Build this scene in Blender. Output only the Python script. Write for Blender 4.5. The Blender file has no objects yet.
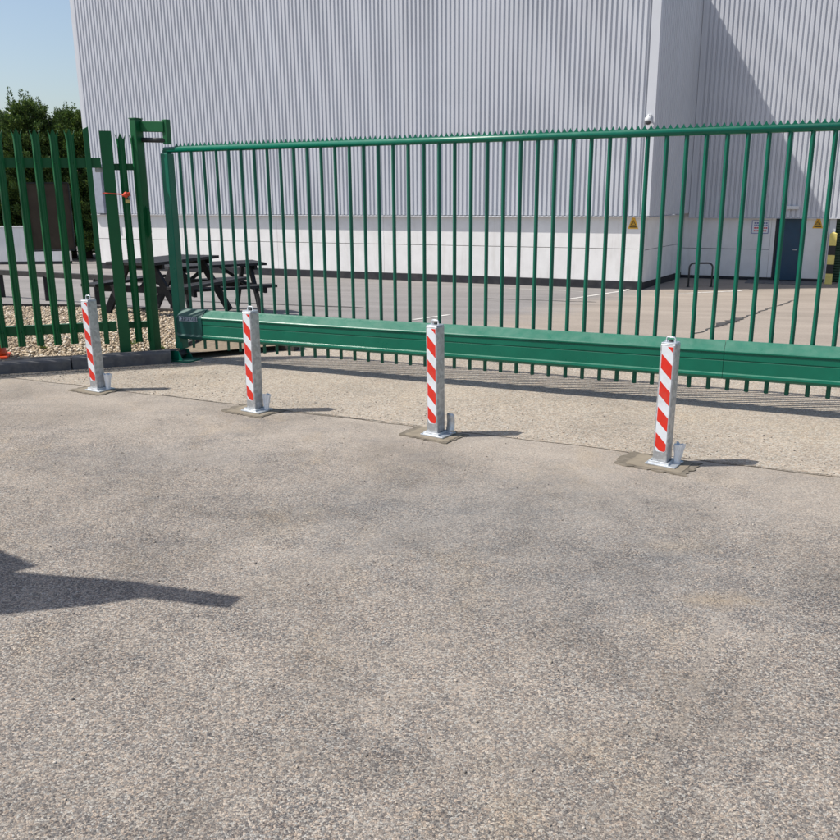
import bpy, bmesh, math, random
import numpy as np
from mathutils import Vector, Matrix

sc = bpy.context.scene
COL = sc.collection
rad = math.radians

# ------------------------------------------------------------------ camera
F_PX, PITCH, ROLL, EYE = 860.0, 0.258, -0.008, 1.6
cam_d = bpy.data.cameras.new('camera')
cam = bpy.data.objects.new('camera', cam_d); COL.objects.link(cam)
cam_d.sensor_width = 36.0
cam_d.lens = 36.0 * F_PX / 840.0
cam_d.clip_start = 0.05
cam_d.clip_end = 2000.0
fw = Vector((0, math.cos(PITCH), -math.sin(PITCH)))
r0 = Vector((1, 0, 0)); u0 = Vector((0, math.sin(PITCH), math.cos(PITCH)))
rt = r0 * math.cos(ROLL) + u0 * math.sin(ROLL)
up = -r0 * math.sin(ROLL) + u0 * math.cos(ROLL)
M = Matrix((rt, up, -fw)).transposed().to_4x4()
M.translation = Vector((0, 0, EYE))
cam.matrix_world = M
sc.camera = cam

# ------------------------------------------------------------------ world, sun, exposure
SUN_EL, SUN_AZ = rad(54.0), rad(3.0)          # light travels towards +x, turned 3 deg to +y
world = bpy.data.worlds.new('World'); sc.world = world
world.use_nodes = True
wn = world.node_tree.nodes; wl = world.node_tree.links
bg = wn['Background']
sky = wn.new('ShaderNodeTexSky'); sky.sky_type = 'NISHITA'; sky.sun_disc = False
sky.sun_elevation = SUN_EL
sky.sun_rotation = rad(-90.0) - SUN_AZ        # the sun stands on the -x side
sky.altitude = 50; sky.air_density = 1.0; sky.dust_density = 1.9; sky.ozone_density = 0.6
wl.new(sky.outputs[0], bg.inputs[0]); bg.inputs[1].default_value = 0.128
sun_d = bpy.data.lights.new('sun', 'SUN'); sun_d.energy = 5.0; sun_d.angle = rad(0.53)
sun_d.color = (1.0, 0.955, 0.88)
sun = bpy.data.objects.new('sun', sun_d); COL.objects.link(sun)
L = Vector((math.cos(SUN_EL) * math.cos(SUN_AZ), math.cos(SUN_EL) * math.sin(SUN_AZ), -math.sin(SUN_EL)))
sun.rotation_euler = L.to_track_quat('-Z', 'Y').to_euler()
sun.location = (-20, 0, 30)
vs = sc.view_settings
vs.view_transform = 'Standard'; vs.look = 'None'; vs.gamma = 1.0; vs.use_curve_mapping = False
vs.exposure = 0.15
sc.render.engine = 'CYCLES'

# ------------------------------------------------------------------ helpers
class MB:
    def __init__(s): s.v = []; s.f = []
    def add(s, vs_, fs):
        b = len(s.v); s.v += [tuple(x) for x in vs_]; s.f += [tuple(b + i for i in f) for f in fs]; return s
    def box(s, c, size, rz=0.0, mat=None):
        hx, hy, hz = size[0] / 2, size[1] / 2, size[2] / 2
        m = mat if mat is not None else Matrix.Rotation(rz, 3, 'Z')
        c = Vector(c)
        pts = [c + m @ Vector((x * hx, y * hy, z * hz)) for z in (-1, 1) for x, y in ((-1, -1), (1, -1), (1, 1), (-1, 1))]
        return s.add(pts, [(3, 2, 1, 0), (4, 5, 6, 7), (0, 1, 5, 4), (1, 2, 6, 5), (2, 3, 7, 6), (3, 0, 4, 7)])
    def bar(s, a, b, w, h, upv=(0, 0, 1)):
        a = Vector(a); b = Vector(b); d = (b - a); ln = d.length; d.normalize()
        u = Vector(upv); x = d.cross(u)
        if x.length < 1e-4: x = d.cross(Vector((1, 0, 0)))
        x.normalize(); z = x.cross(d)
        m = Matrix((x, d, z)).transposed()
        return s.box((a + b) / 2, (w, ln, h), mat=m)
    def tube(s, pts, r, n=10, cap=True):
        pts = [Vector(p) for p in pts]; rings = []
        rr = r if isinstance(r, (list, tuple)) else [r] * len(pts)
        ref = None
        for i, p in enumerate(pts):
            d = (pts[min(i + 1, len(pts) - 1)] - pts[max(i - 1, 0)]).normalized()
            if ref is None:
                ref = Vector((0, 0, 1)) if abs(d.z) < 0.9 else Vector((1, 0, 0))
            x = (ref - d * ref.dot(d)).normalized(); y = d.cross(x); ref = x
            rings.append([p + (x * math.cos(2 * math.pi * k / n) + y * math.sin(2 * math.pi * k / n)) * rr[i] for k in range(n)])
        vs_ = [q for ring in rings for q in ring]
        fs = [(i * n + k, i * n + (k + 1) % n, (i + 1) * n + (k + 1) % n, (i + 1) * n + k) for i in range(len(pts) - 1) for k in range(n)]
        if cap:
            fs.append(tuple(range(n - 1, -1, -1))); b = (len(pts) - 1) * n; fs.append(tuple(b + k for k in range(n)))
        return s.add(vs_, fs)
    def prism(s, poly, o, ex, ey, ez, depth):
        """polygon (u,v) in plane o+ex*u+ey*v extruded along ez by depth"""
        o = Vector(o); ex = Vector(ex); ey = Vector(ey); ez = Vector(ez); n = len(poly)
        a = [o + ex * u + ey * v for u, v in poly]; b = [p + ez * depth for p in a]
        return s.add(a + b, [tuple(range(n - 1, -1, -1)), tuple(range(n, 2 * n))] + [(i, (i + 1) % n, n + (i + 1) % n, n + i) for i in range(n)])
    def lathe(s, prof, c, n=24):
        c = Vector(c); vs_ = []
        for r, z in prof:
            vs_ += [c + Vector((r * math.cos(2 * math.pi * k / n), r * math.sin(2 * math.pi * k / n), z)) for k in range(n)]
        m = len(prof)
        fs = [(i * n + k, i * n + (k + 1) % n, (i + 1) * n + (k + 1) % n, (i + 1) * n + k) for i in range(m - 1) for k in range(n)]
        fs += [tuple(range(n - 1, -1, -1)), tuple((m - 1) * n + k for k in range(n))]
        return s.add(vs_, fs)
    def mesh(s, name):
        me = bpy.data.meshes.new(name); me.from_pydata([tuple(v) for v in s.v], [], s.f)
        bm = bmesh.new(); bm.from_mesh(me); bmesh.ops.recalc_face_normals(bm, faces=bm.faces); bm.to_mesh(me); bm.free()
        return me

def obj(name, mb, mat, parent=None, smooth=False, bevel=0.0, seg=2, loc=None):
    me = mb.mesh(name) if isinstance(mb, MB) else mb
    o = bpy.data.objects.new(name, me); COL.objects.link(o)
    if mat is not None and not me.materials: me.materials.append(mat)
    if smooth:
        me.polygons.foreach_set('use_smooth', [True] * len(me.polygons))
    if bevel:
        b = o.modifiers.new('bevel', 'BEVEL'); b.width = bevel; b.segments = seg; b.limit_method = 'ANGLE'; b.angle_limit = rad(35)
        b.harden_normals = False
    if parent is not None: o.parent = parent
    if loc is not None: o.location = loc
    return o

def tag(o, label=None, cat=None, group=None, kind=None):
    if label: o['label'] = label
    if cat: o['category'] = cat
    if group: o['group'] = group
    if kind: o['kind'] = kind
    return o

def thing(name, label, cat, loc=(0, 0, 0), rz=0.0, group=None):
    o = bpy.data.objects.new(name, None); COL.objects.link(o); o.empty_display_size = 0.1
    o.location = loc; o.rotation_euler = (0, 0, rz)
    return tag(o, label, cat, group)

def inst(name, me, parent, loc=(0, 0, 0), rz=0.0, scale=None):
    o = bpy.data.objects.new(name, me); COL.objects.link(o); o.parent = parent
    o.location = loc; o.rotation_euler = (0, 0, rz)
    if scale: o.scale = scale
    return o

# ------------------------------------------------------------------ material helpers
class NT:
    def __init__(s, name):
        s.m = bpy.data.materials.new(name); s.m.use_nodes = True
        s.n = s.m.node_tree.nodes; s.l = s.m.node_tree.links
        s.b = s.n['Principled BSDF']
    def node(s, t, **kw):
        nd = s.n.new(t)
        for k, v in kw.items(): setattr(nd, k, v)
        return nd
    def set(s, nd, i, v):
        if hasattr(v, 'is_output'): s.l.new(v, nd.inputs[i])
        else: nd.inputs[i].default_value = v
    def coord(s): return s.node('ShaderNodeTexCoord').outputs['Object']
    def mapping(s, vec, scale=(1, 1, 1), rot=(0, 0, 0), loc=(0, 0, 0)):
        nd = s.node('ShaderNodeMapping'); s.set(nd, 0, vec)
        nd.inputs['Location'].default_value = loc; nd.inputs['Rotation'].default_value = rot; nd.inputs['Scale'].default_value = scale
        return nd.outputs[0]
    def noise(s, vec, scale, detail=4, rough=0.55, dist=0.0):
        nd = s.node('ShaderNodeTexNoise'); s.set(nd, 'Vector', vec)
        nd.inputs['Scale'].default_value = scale; nd.inputs['Detail'].default_value = detail
        nd.inputs['Roughness'].default_value = rough; nd.inputs['Distortion'].default_value = dist
        return nd.outputs[0]
    def voro(s, vec, scale, feature='F1', dim='2D', rnd=1.0):
        nd = s.node('ShaderNodeTexVoronoi', feature=feature, voronoi_dimensions=dim); s.set(nd, 'Vector', vec)
        nd.inputs['Scale'].default_value = scale; nd.inputs['Randomness'].default_value = rnd
        return nd
    def ramp(s, fac, stops, interp='LINEAR'):
        nd = s.node('ShaderNodeValToRGB'); s.set(nd, 0, fac); cr = nd.color_ramp; cr.interpolation = interp
        while len(cr.elements) < len(stops): cr.elements.new(0.5)
        for e, (p, c) in zip(cr.elements, stops):
            e.position = p; e.color = (c, c, c, 1) if isinstance(c, (int, float)) else (*c, 1)
        return nd.outputs[0]
    def mix(s, fac, a, b, mode='MIX'):
        nd = s.node('ShaderNodeMix', data_type='RGBA', blend_type=mode)
        s.set(nd, 0, fac)
        for i, v in ((6, a), (7, b)):
            if isinstance(v, tuple) and len(v) == 3: v = (*v, 1)
            s.set(nd, i, v)
        return nd.outputs[2]
    def math(s, op, a, b=0.0, clamp=False):
        nd = s.node('ShaderNodeMath', operation=op, use_clamp=clamp); s.set(nd, 0, a); s.set(nd, 1, b); return nd.outputs[0]
    def mrange(s, v, a, b, c=0.0, d=1.0):
        nd = s.node('ShaderNodeMapRange'); s.set(nd, 0, v)
        for i, x in enumerate((a, b, c, d)): nd.inputs[i + 1].default_value = x
        return nd.outputs[0]
    def bump(s, h, strength=0.5, dist=0.01):
        nd = s.node('ShaderNodeBump'); nd.inputs['Strength'].default_value = strength; nd.inputs['Distance'].default_value = dist
        s.set(nd, 'Height', h); s.l.new(nd.outputs[0], s.b.inputs['Normal'])
    def out(s, col=None, rough=None, metal=None, spec=None):
        for k, v in (('Base Color', col), ('Roughness', rough), ('Metallic', metal), ('Specular IOR Level', spec)):
            if v is None: continue
            if isinstance(v, tuple) and len(v) == 3: v = (*v, 1)
            s.set(s.b, k, v)
        return s.m

def simple(name, col, rough=0.5, metal=0.0, var=0.12, scale=6.0, bump=0.0, bscale=60.0, dirt=None, dirt_amt=0.35, dscale=3.0, spec=None):
    t = NT(name); c = t.coord()
    n = t.noise(c, scale, 5)
    k = t.ramp(n, [(0.3, 1 - var), (0.7, 1 + var)])
    base = t.mix(1.0, col, k, 'MULTIPLY')
    if dirt is not None:
        d = t.ramp(t.noise(c, dscale, 8, 0.65), [(0.48, 0.0), (0.72, dirt_amt)])
        base = t.mix(d, base, dirt)
    r = t.mrange(t.noise(c, scale * 2.3, 4), 0.3, 0.7, max(0.05, rough - 0.08), min(1, rough + 0.1))
    if bump: t.bump(t.noise(c, bscale, 4), bump, 0.004)
    return t.out(base, r, metal, spec)

# ------------------------------------------------------------------ frames of the place
GP = Vector((-2.235, 8.436, 0)); GA = -0.42603                    # gate line (bar 0) and heading
GD = Vector((math.cos(GA), math.sin(GA), 0)); GI = Vector((-GD.y, GD.x, 0))
def G(s, w, z): return GP + GD * s - GI * w + Vector((0, 0, z))    # w: towards the road
BD = Vector((0.901, -0.434, 0)).normalized(); BI = Vector((-BD.y, BD.x, 0))
BC = Vector((6.492, 25.383, -1.2))                                # warehouse corner at yard level
def B(s, w, z): return BC + BD * s - BI * w + Vector((0, 0, z))    # w: towards the gate
FP = Vector((-2.896, 8.382, 0)); FA = rad(17.5)                    # palisade fence line
FD = Vector((math.cos(FA), math.sin(FA), 0)); FN = Vector((-FD.y, FD.x, 0))
def Fp(s, w, z): return FP + FD * s - FN * w + Vector((0, 0, z))
T0, T1, SLOPE = 7.7, 25.3, 1.2 / 17.6
def tt(x, y): return x * BI.x + y * BI.y
def yz(x, y): return -min(max(tt(x, y) - T0, 0.0), T1 - T0) * SLOPE

# ------------------------------------------------------------------ ground materials
def tarmac(name, stones, dust, gap, cell=120.0, wear=(0.40, 0.62), patch_amt=0.55, bump=0.55, stains=(), dark=1.0, margin=None, streaks=()):
    t = NT(name); c = t.coord()
    def warp(amp, sc_):
        nd = t.node('ShaderNodeTexNoise'); t.set(nd, 'Vector', c); nd.inputs['Scale'].default_value = sc_; nd.inputs['Detail'].default_value = 3
        cv = t.node('ShaderNodeVectorMath', operation='MULTIPLY_ADD')
        t.set(cv, 0, nd.outputs['Color']); cv.inputs[1].default_value = (amp, amp, 0.0); t.set(cv, 2, c)
        return cv.outputs[0]
    cw = warp(0.013, 110)
    v = t.voro(cw, cell)
    sep = t.node('ShaderNodeSeparateColor'); t.l.new(v.outputs['Color'], sep.inputs[0])
    # value of each chipping, blended with a finer speckle so that no clean cells show
    spk = t.noise(c, 250, 4, 0.74)
    val = t.math('ADD', t.math('MULTIPLY', sep.outputs[0], 0.55), t.math('MULTIPLY', t.mrange(spk, 0.28, 0.72), 0.45))
    stone = t.ramp(val, stones)
    hue = t.ramp(sep.outputs[2], [(0.0, (0.88, 0.97, 1.06)), (0.35, (0.97, 1.0, 1.03)), (0.65, (1.03, 1.0, 0.98)), (1.0, (1.09, 0.98, 0.91))])
    stone = t.mix(1.0, stone, hue, 'MULTIPLY')
    lo = t.noise(c, 0.55, 6, 0.6, 0.4)
    mid = t.noise(t.mapping(c, (1, 1, 1), (0, 0, 0.4)), 5.0, 7, 0.68, 0.3)
    w = t.math('ADD', t.math('MULTIPLY', lo, 0.5), t.math('MULTIPLY', mid, 0.5))
    if margin:                                                    # fine dust gathers along the edge of the surfacing
        sx = t.node('ShaderNodeSeparateXYZ'); t.l.new(c, sx.inputs[0])
        (px, py), (nx, ny), wid, amt = margin
        dd = t.math('ADD', t.math('MULTIPLY', t.math('SUBTRACT', sx.outputs[0], px), nx), t.math('MULTIPLY', t.math('SUBTRACT', sx.outputs[1], py), ny))
        dd = t.math('ADD', dd, t.math('MULTIPLY', t.math('SUBTRACT', t.noise(c, 1.6, 6, 0.65), 0.5), wid * 1.8))
        dusty = t.mrange(dd, 0.0, wid, amt, 0.0)
        w = t.math('ADD', w, t.math('MULTIPLY', dusty, 0.16))
    worn = t.mrange(w, wear[0], wear[1])                         # 1 = dusty and closed, 0 = open texture
    col = t.mix(t.mrange(worn, 0, 1, 0.04, 0.34), stone, dust)
    if margin: col = t.mix(t.math('MULTIPLY', dusty, 0.55), col, (0.43, 0.375, 0.315))
    for (x0, y0, x1, y1, wid, amt) in streaks:
        q = Vector((x1 - x0, y1 - y0)); ln_ = q.length; an = math.atan2(q.y, q.x)
        mp = t.node('ShaderNodeMapping', vector_type='TEXTURE'); t.l.new(c, mp.inputs[0])
        mp.inputs['Location'].default_value = ((x0 + x1) / 2, (y0 + y1) / 2, 0); mp.inputs['Rotation'].default_value = (0, 0, an); mp.inputs['Scale'].default_value = (ln_ / 2, wid, 1)
        l2 = t.node('ShaderNodeVectorMath', operation='LENGTH'); t.l.new(mp.outputs[0], l2.inputs[0])
        dv = t.math('ADD', l2.outputs['Value'], t.math('MULTIPLY', t.math('SUBTRACT', t.noise(c, 14, 5, 0.7), 0.5), 2.0))
        col = t.mix(t.mrange(dv, 0.2, 1.1, amt, 0.0), col, dust)
    # open pores between chippings
    n2 = t.noise(warp(0.006, 60), 112, 5, 0.70)
    thr = t.mrange(worn, 0, 1, 0.0, 0.065)
    pore = t.mrange(t.math('SUBTRACT', t.math('SUBTRACT', n2, 0.512), thr), 0.0, 0.085)
    n3 = t.noise(warp(0.01, 30), 52, 6, 0.72)                     # clusters of lost chippings
    pore = t.math('MAXIMUM', pore, t.math('MULTIPLY', t.mrange(t.math('SUBTRACT', n3, thr), 0.575, 0.66), 0.85))
    ve = t.voro(cw, cell, 'DISTANCE_TO_EDGE')
    edge = t.mrange(t.math('ADD', ve.outputs['Distance'], t.math('MULTIPLY', t.math('SUBTRACT', spk, 0.5), 0.9)), 0.0, 0.16, 1.0, 0.0)
    gaps = t.math('MAXIMUM', t.math('MULTIPLY', pore, 0.95 * dark), t.math('MULTIPLY', edge, t.mrange(worn, 0, 1, 0.75 * dark, 0.30 * dark)))
    col = t.mix(gaps, col, gap)
    blot = t.ramp(t.noise(c, 1.1, 8, 0.66, 0.6), [(0.30, 1 - 0.34 * patch_amt), (0.5, 1.0), (0.72, 1 + 0.22 * patch_amt)])
    col = t.mix(1.0, col, blot, 'MULTIPLY')
    cool = t.ramp(t.noise(t.mapping(c, (0.6, 1.6, 1), (0, 0, 0.45), (3, 1, 0)), 2.2, 7, 0.70), [(0.53, 0.0), (0.70, 0.75 * patch_amt)])
    col = t.mix(cool, col, t.mix(1.0, col, (0.62, 0.67, 0.75), 'MULTIPLY'))
    warm = t.ramp(t.noise(t.mapping(c, (1.3, 0.7, 1), (0, 0, 0.5), (9, 4, 0)), 1.7, 7, 0.68), [(0.55, 0.0), (0.72, 0.6 * patch_amt)])
    col = t.mix(warm, col, t.mix(1.0, col, (1.12, 1.02, 0.84), 'MULTIPLY'))
    for (x, y, rx, ry, cc, amt) in stains:
        mp = t.mapping(c, (1 / rx, 1 / ry, 0), (0, 0, 0), (-x / rx, -y / ry, 0))
        ln = t.node('ShaderNodeVectorMath', operation='LENGTH'); t.l.new(mp, ln.inputs[0])
        dd = t.math('ADD', ln.outputs['Value'], t.math('MULTIPLY', t.math('SUBTRACT', t.noise(c, 9, 6, 0.7), 0.5), 2.6))
        col = t.mix(t.math('MULTIPLY', t.mrange(dd, 0.1, 1.2, amt, 0.0), t.mrange(gaps, 0, 0.6, 1.0, 0.2)), col, cc)
    h = t.math('SUBTRACT', t.math('MULTIPLY', t.mrange(ve.outputs['Distance'], 0.0, 0.4), 0.35), t.math('MULTIPLY', pore, 1.0))
    h = t.math('ADD', h, t.math('MULTIPLY', spk, 0.8))
    h = t.math('ADD', h, t.math('MULTIPLY', sep.outputs[1], 0.3))
    t.bump(h, bump, 0.005)
    return t.out(col, 0.92, None, 0.22)

M_road = tarmac('aged_tarmac',
    [(0.20, (0.070, 0.067, 0.070)), (0.36, (0.178, 0.161, 0.146)), (0.50, (0.295, 0.255, 0.217)), (0.63, (0.384, 0.334, 0.277)), (0.80, (0.524, 0.478, 0.416))],
    (0.351, 0.305, 0.254), (0.058, 0.056, 0.060), cell=165.0, wear=(0.38, 0.60), patch_amt=0.8, margin=((-3.398, 7.538), (-0.441, -0.897), 1.35, 0.85),
    streaks=((1.45, 3.55, 0.48, 1.75, 0.035, 0.55), (1.62, 3.5, 0.62, 1.75, 0.03, 0.4), (-2.6, 5.9, 0.4, 4.1, 0.10, 0.3), (-1.2, 3.0, 0.9, 4.6, 0.14, 0.22)),
    stains=((1.207, 3.17, 0.20, 0.08, (0.434, 0.317, 0.181), 0.55), (1.18, 3.72, 0.16, 0.09, (0.414, 0.327, 0.213), 0.35), (0.35, 4.15, 1.5, 0.75, (0.223, 0.228, 0.226), 0.42), (0.9, 3.3, 0.9, 0.5, (0.207, 0.217, 0.224), 0.30), (-1.6, 5.2, 0.9, 0.35, (0.259, 0.253, 0.247), 0.30)))
M_fore = tarmac('forecourt_tarmac',
    [(0.20, (0.150, 0.129, 0.108)), (0.36, (0.266, 0.229, 0.184)), (0.50, (0.373, 0.317, 0.256)), (0.63, (0.444, 0.389, 0.318)), (0.80, (0.550, 0.500, 0.430))],
    (0.409, 0.354, 0.288), (0.133, 0.115, 0.097), cell=105.0, wear=(0.28, 0.52), patch_amt=0.42, bump=0.5, dark=0.8)
M_yard = None
def yard_mat():
    t = NT('yard_asphalt'); c = t.coord()
    n = t.noise(c, 40, 6, 0.75)
    grey = t.ramp(n, [(0.3, (0.175, 0.165, 0.160)), (0.7, (0.295, 0.275, 0.262))])
    tan = t.ramp(n, [(0.3, (0.235, 0.200, 0.168)), (0.7, (0.385, 0.330, 0.278))])
    # the asphalt on the left gives way to old tan concrete on the right along a wandering edge
    sep = t.node('ShaderNodeSeparateXYZ'); t.l.new(c, sep.inputs[0])
    a = Vector((0.903, 12.72)); b = Vector((7.6, 27.9)); d = (b - a).normalized()
    e = t.math('ADD', t.math('MULTIPLY', sep.outputs[0], d.y), t.math('MULTIPLY', sep.outputs[1], -d.x))
    e = t.math('SUBTRACT', e, a.x * d.y - a.y * d.x)
    e = t.math('ADD', e, t.math('MULTIPLY', t.math('SUBTRACT', t.noise(c, 0.8, 6, 0.65), 0.5), 2.2))
    col = t.mix(t.mrange(e, -0.6, 0.7), grey, tan)
    bl = t.ramp(t.noise(t.mapping(c, (0.5, 1.2, 1), (0, 0, -0.4)), 0.7, 7, 0.6, 0.5), [(0.3, 0.80), (0.7, 1.14)])
    col = t.mix(1.0, col, bl, 'MULTIPLY')
    t.bump(n, 0.3, 0.004)
    return t.out(col, 0.92, None, 0.2)
M_yard = yard_mat()
M_terrain = simple('terrain_ground', (0.22, 0.21, 0.19), 0.95, var=0.2, scale=0.3)

# ------------------------------------------------------------------ ground
def sheet(name, poly, mat, zf, sub=1):
    me = bpy.data.meshes.new(name); me.from_pydata([(x, y, zf(x, y)) for x, y in poly], [], [tuple(range(len(poly)))])
    return tag(obj(name, me, mat), kind='structure')

J0 = Vector((-3.398, 7.538, 0)); JD = Vector((2.408 + 3.398, 4.683 - 7.538, 0)).normalized(); JI = Vector((-JD.y, JD.x, 0))
def jline(s, w):
    p = J0 + JD * s - JI * w; return (p.x, p.y)
# terrain reaching the horizon: flat on the road side, stepped down to the yard level beyond
def terrain():
    mb = MB(); ss = (-600, 600); ts = (-600, 4.0, T0 + 0.3, T1, 700)
    zs = (-0.08, -0.08, -0.14, -1.29, -1.29)
    vs_ = []
    for t_, z in zip(ts, zs):
        for s_ in ss:
            p = BD * s_ + BI * t_; vs_.append((p.x, p.y, z))
    mb.add(vs_, [(2 * i, 2 * i + 1, 2 * i + 3, 2 * i + 2) for i in range(4)])
    return mb
tag(obj('ground', terrain(), M_terrain), kind='structure')

random.seed(4)
# irregular joint where the road surfacing ends: road sheet edge and forecourt edge share the same wobble with a thin sunken gap
JS = [-40] + [i * 0.18 - 3.0 for i in range(0, 70)] + [40]
JW = [0] + [random.uniform(-0.02, 0.02) for _ in range(70)] + [0]
road_poly = [jline(s, w - 0.06) for s, w in zip(JS, JW)] + [jline(40, 60), jline(-40, 60)]
sheet('road', road_poly, M_road, lambda x, y: 0.0)
gate_back = 1.07
fore = [jline(s, w) for s, w in zip(JS, JW)]
e0 = G(40, -gate_back, 0); e1 = G(-40, -gate_back, 0)
fore += [(e0.x, e0.y), (e1.x, e1.y)]
sheet('forecourt', fore, M_fore, lambda x, y: 0.004)
# yard, falling away to the warehouse
def yard():
    mb = MB(); rows = []
    a = [G(s, -gate_back - 0.012, 0) for s in (-40, 40)]
    rows.append([(p.x, p.y, 0.0) for p in a])
    for t_ in (T0 + 1.4 + 0.0, 12, 16, 20, T1, 60):
        row = []
        for s_ in (-45, 45):
            p = BD * s_ + BI * t_; row.append((p.x, p.y, yz(p.x, p.y)))
        rows.append(row)
    vs_ = [p for r in rows for p in r]
    mb.add(vs_, [(2 * i, 2 * i + 1, 2 * i + 3, 2 * i + 2) for i in range(len(rows) - 1)])
    return mb
tag(obj('yard', yard(), M_yard), kind='structure')

# ------------------------------------------------------------------ other materials
def paint(name, col, rough, var=0.10, chalk=None):
    t = NT(name); c = t.coord()
    n = t.noise(c, 5, 6, 0.6)
    base = t.mix(1.0, col, t.ramp(n, [(0.3, 1 - var), (0.7, 1 + var)]), 'MULTIPLY')
    d = t.ramp(t.noise(c, 22, 6, 0.7), [(0.56, 0.0), (0.74, 0.16)])
    base = t.mix(d, base, chalk or tuple(x * 1.5 + 0.006 for x in col))
    # paler grey-green mixed into upward faces, broken up by noise
    g = t.node('ShaderNodeNewGeometry'); sn = t.node('ShaderNodeSeparateXYZ'); t.l.new(g.outputs['True Normal'], sn.inputs[0])
    pale_up = t.math('MULTIPLY', t.mrange(sn.outputs[2], 0.3, 0.9), t.ramp(t.noise(c, 9, 7, 0.7), [(0.3, 0.12), (0.7, 0.42)]))
    base = t.mix(pale_up, base, (0.21, 0.30, 0.255))
    rs = t.ramp(t.noise(t.mapping(c, (1, 1, 0.35)), 30, 7, 0.75), [(0.70, 0.0), (0.76, 0.7)])
    base = t.mix(rs, base, (0.07, 0.055, 0.035))
    t.bump(t.noise(c, 180, 3), 0.08, 0.002)
    return t.out(base, t.mrange(t.noise(c, 14, 4), 0.3, 0.7, rough - 0.07, rough + 0.1), None, 0.36)
M_gate = paint('gate_green_paint', (0.002, 0.125, 0.076), 0.32)
M_gate_cap = paint('gate_cap_teal_plastic', (0.004, 0.058, 0.052), 0.45)
M_gbar = paint('gate_bar_green_paint', (0.003, 0.104, 0.066), 0.34)
M_pal = paint('palisade_green_paint', (0.004, 0.098, 0.030), 0.45)
M_galv = NT('galvanised_steel')
def galv(name, a, b, rough):
    t = NT(name); c = t.coord()
    v = t.voro(c, 45, 'F1', '3D'); s_ = t.node('ShaderNodeSeparateColor'); t.l.new(v.outputs['Color'], s_.inputs[0])
    sp = t.math('ADD', t.math('MULTIPLY', s_.outputs[0], 0.45), t.math('MULTIPLY', t.noise(c, 9, 6, 0.65), 0.6))
    return t.out(t.ramp(sp, [(0.2, a), (0.8, b)]), t.mrange(t.noise(c, 30, 4), 0.3, 0.7, rough - 0.08, rough + 0.12), 0.75)
M_galv = galv('galvanised_steel', (0.36, 0.37, 0.385), (0.58, 0.595, 0.61), 0.50)
M_zinc = galv('bright_zinc_plate', (0.50, 0.53, 0.56), (0.72, 0.75, 0.78), 0.42)
M_white_tape = simple('white_reflective_tape', (0.68, 0.71, 0.75), 0.38, var=0.05, scale=30, dirt=(0.40, 0.37, 0.33), dirt_amt=0.35, dscale=12)
M_red_tape = simple('red_reflective_tape', (0.62, 0.024, 0.012), 0.36, var=0.08, scale=30, dirt=(0.40, 0.10, 0.07), dirt_amt=0.4, dscale=12)
M_wrap = simple('crumpled_white_plastic', (0.82, 0.84, 0.86), 0.45, var=0.05, scale=30, bump=0.4, bscale=60)
M_dark_metal = simple('dark_steel', (0.03, 0.033, 0.035), 0.55, var=0.2)
M_conc = simple('fresh_concrete_collar', (0.215, 0.182, 0.136), 0.95, var=0.16, scale=18, bump=0.4, bscale=150, dirt=(0.18, 0.155, 0.12), dirt_amt=0.6, dscale=9)
M_cut = simple('ragged_cut_edge', (0.135, 0.115, 0.088), 0.95, var=0.3, scale=20, bump=0.5, bscale=120, dirt=(0.26, 0.225, 0.18), dirt_amt=0.7, dscale=14)
M_kerb = simple('tarry_kerb_stone', (0.105, 0.105, 0.112), 0.92, var=0.25, scale=9, bump=0.5, bscale=90, dirt=(0.25, 0.23, 0.2), dirt_amt=0.4, dscale=11)
M_edge = simple('dark_edging', (0.055, 0.05, 0.047), 0.95, var=0.3, scale=12, bump=0.4, bscale=60)
M_soil = simple('gravel_bed_soil', (0.21, 0.165, 0.115), 1.0, var=0.3, scale=25, bump=0.5, bscale=120)
M_board = simple('weathered_brown_board', (0.115, 0.082, 0.062), 0.85, var=0.22, scale=7, dirt=(0.05, 0.04, 0.035), dirt_amt=0.5)
M_timber = simple('dark_stained_timber', (0.010, 0.010, 0.012), 0.7, var=0.3, scale=14, dirt=(0.05, 0.055, 0.065), dirt_amt=0.35, dscale=8)
M_knee = simple('black_knee_rail_timber', (0.022, 0.020, 0.020), 0.8, var=0.3, scale=10, dirt=(0.07, 0.065, 0.06), dirt_amt=0.4)
def clad_mat():
    t = NT('grey_profiled_steel'); c = t.coord()
    base = t.mix(1.0, (0.535, 0.552, 0.595), t.ramp(t.noise(c, 0.5, 5), [(0.3, 0.95), (0.7, 1.05)]), 'MULTIPLY')
    st = t.noise(t.mapping(c, (2.6, 2.6, 0.10)), 1.0, 7, 0.7)
    base = t.mix(t.ramp(st, [(0.50, 0.0), (0.74, 0.32)]), base, (0.40, 0.40, 0.42))
    sp_ = t.ramp(t.noise(c, 3.2, 7, 0.75), [(0.66, 0.0), (0.74, 0.25)])
    base = t.mix(sp_, base, (0.33, 0.32, 0.32))
    return t.out(base, t.mrange(t.noise(c, 2, 4), 0.3, 0.7, 0.38, 0.55))
M_clad = clad_mat()
M_trim = simple('grey_folded_trim', (0.57, 0.585, 0.625), 0.45, var=0.04, scale=1.5)
def white_wall():
    t = NT('painted_white_masonry'); c = t.coord()
    n = t.noise(c, 2.0, 6, 0.6)
    base = t.ramp(n, [(0.3, (0.70, 0.685, 0.675)), (0.7, (0.80, 0.79, 0.78))])
    st = t.noise(t.mapping(c, (3.0, 3.0, 0.35)), 1.6, 7, 0.7)
    base = t.mix(t.ramp(st, [(0.52, 0.0), (0.78, 0.45)]), base, (0.50, 0.47, 0.43))
    t.bump(t.noise(c, 30, 5, 0.7), 0.25, 0.006)
    return t.out(base, 0.85)
M_wwall = white_wall()
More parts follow.
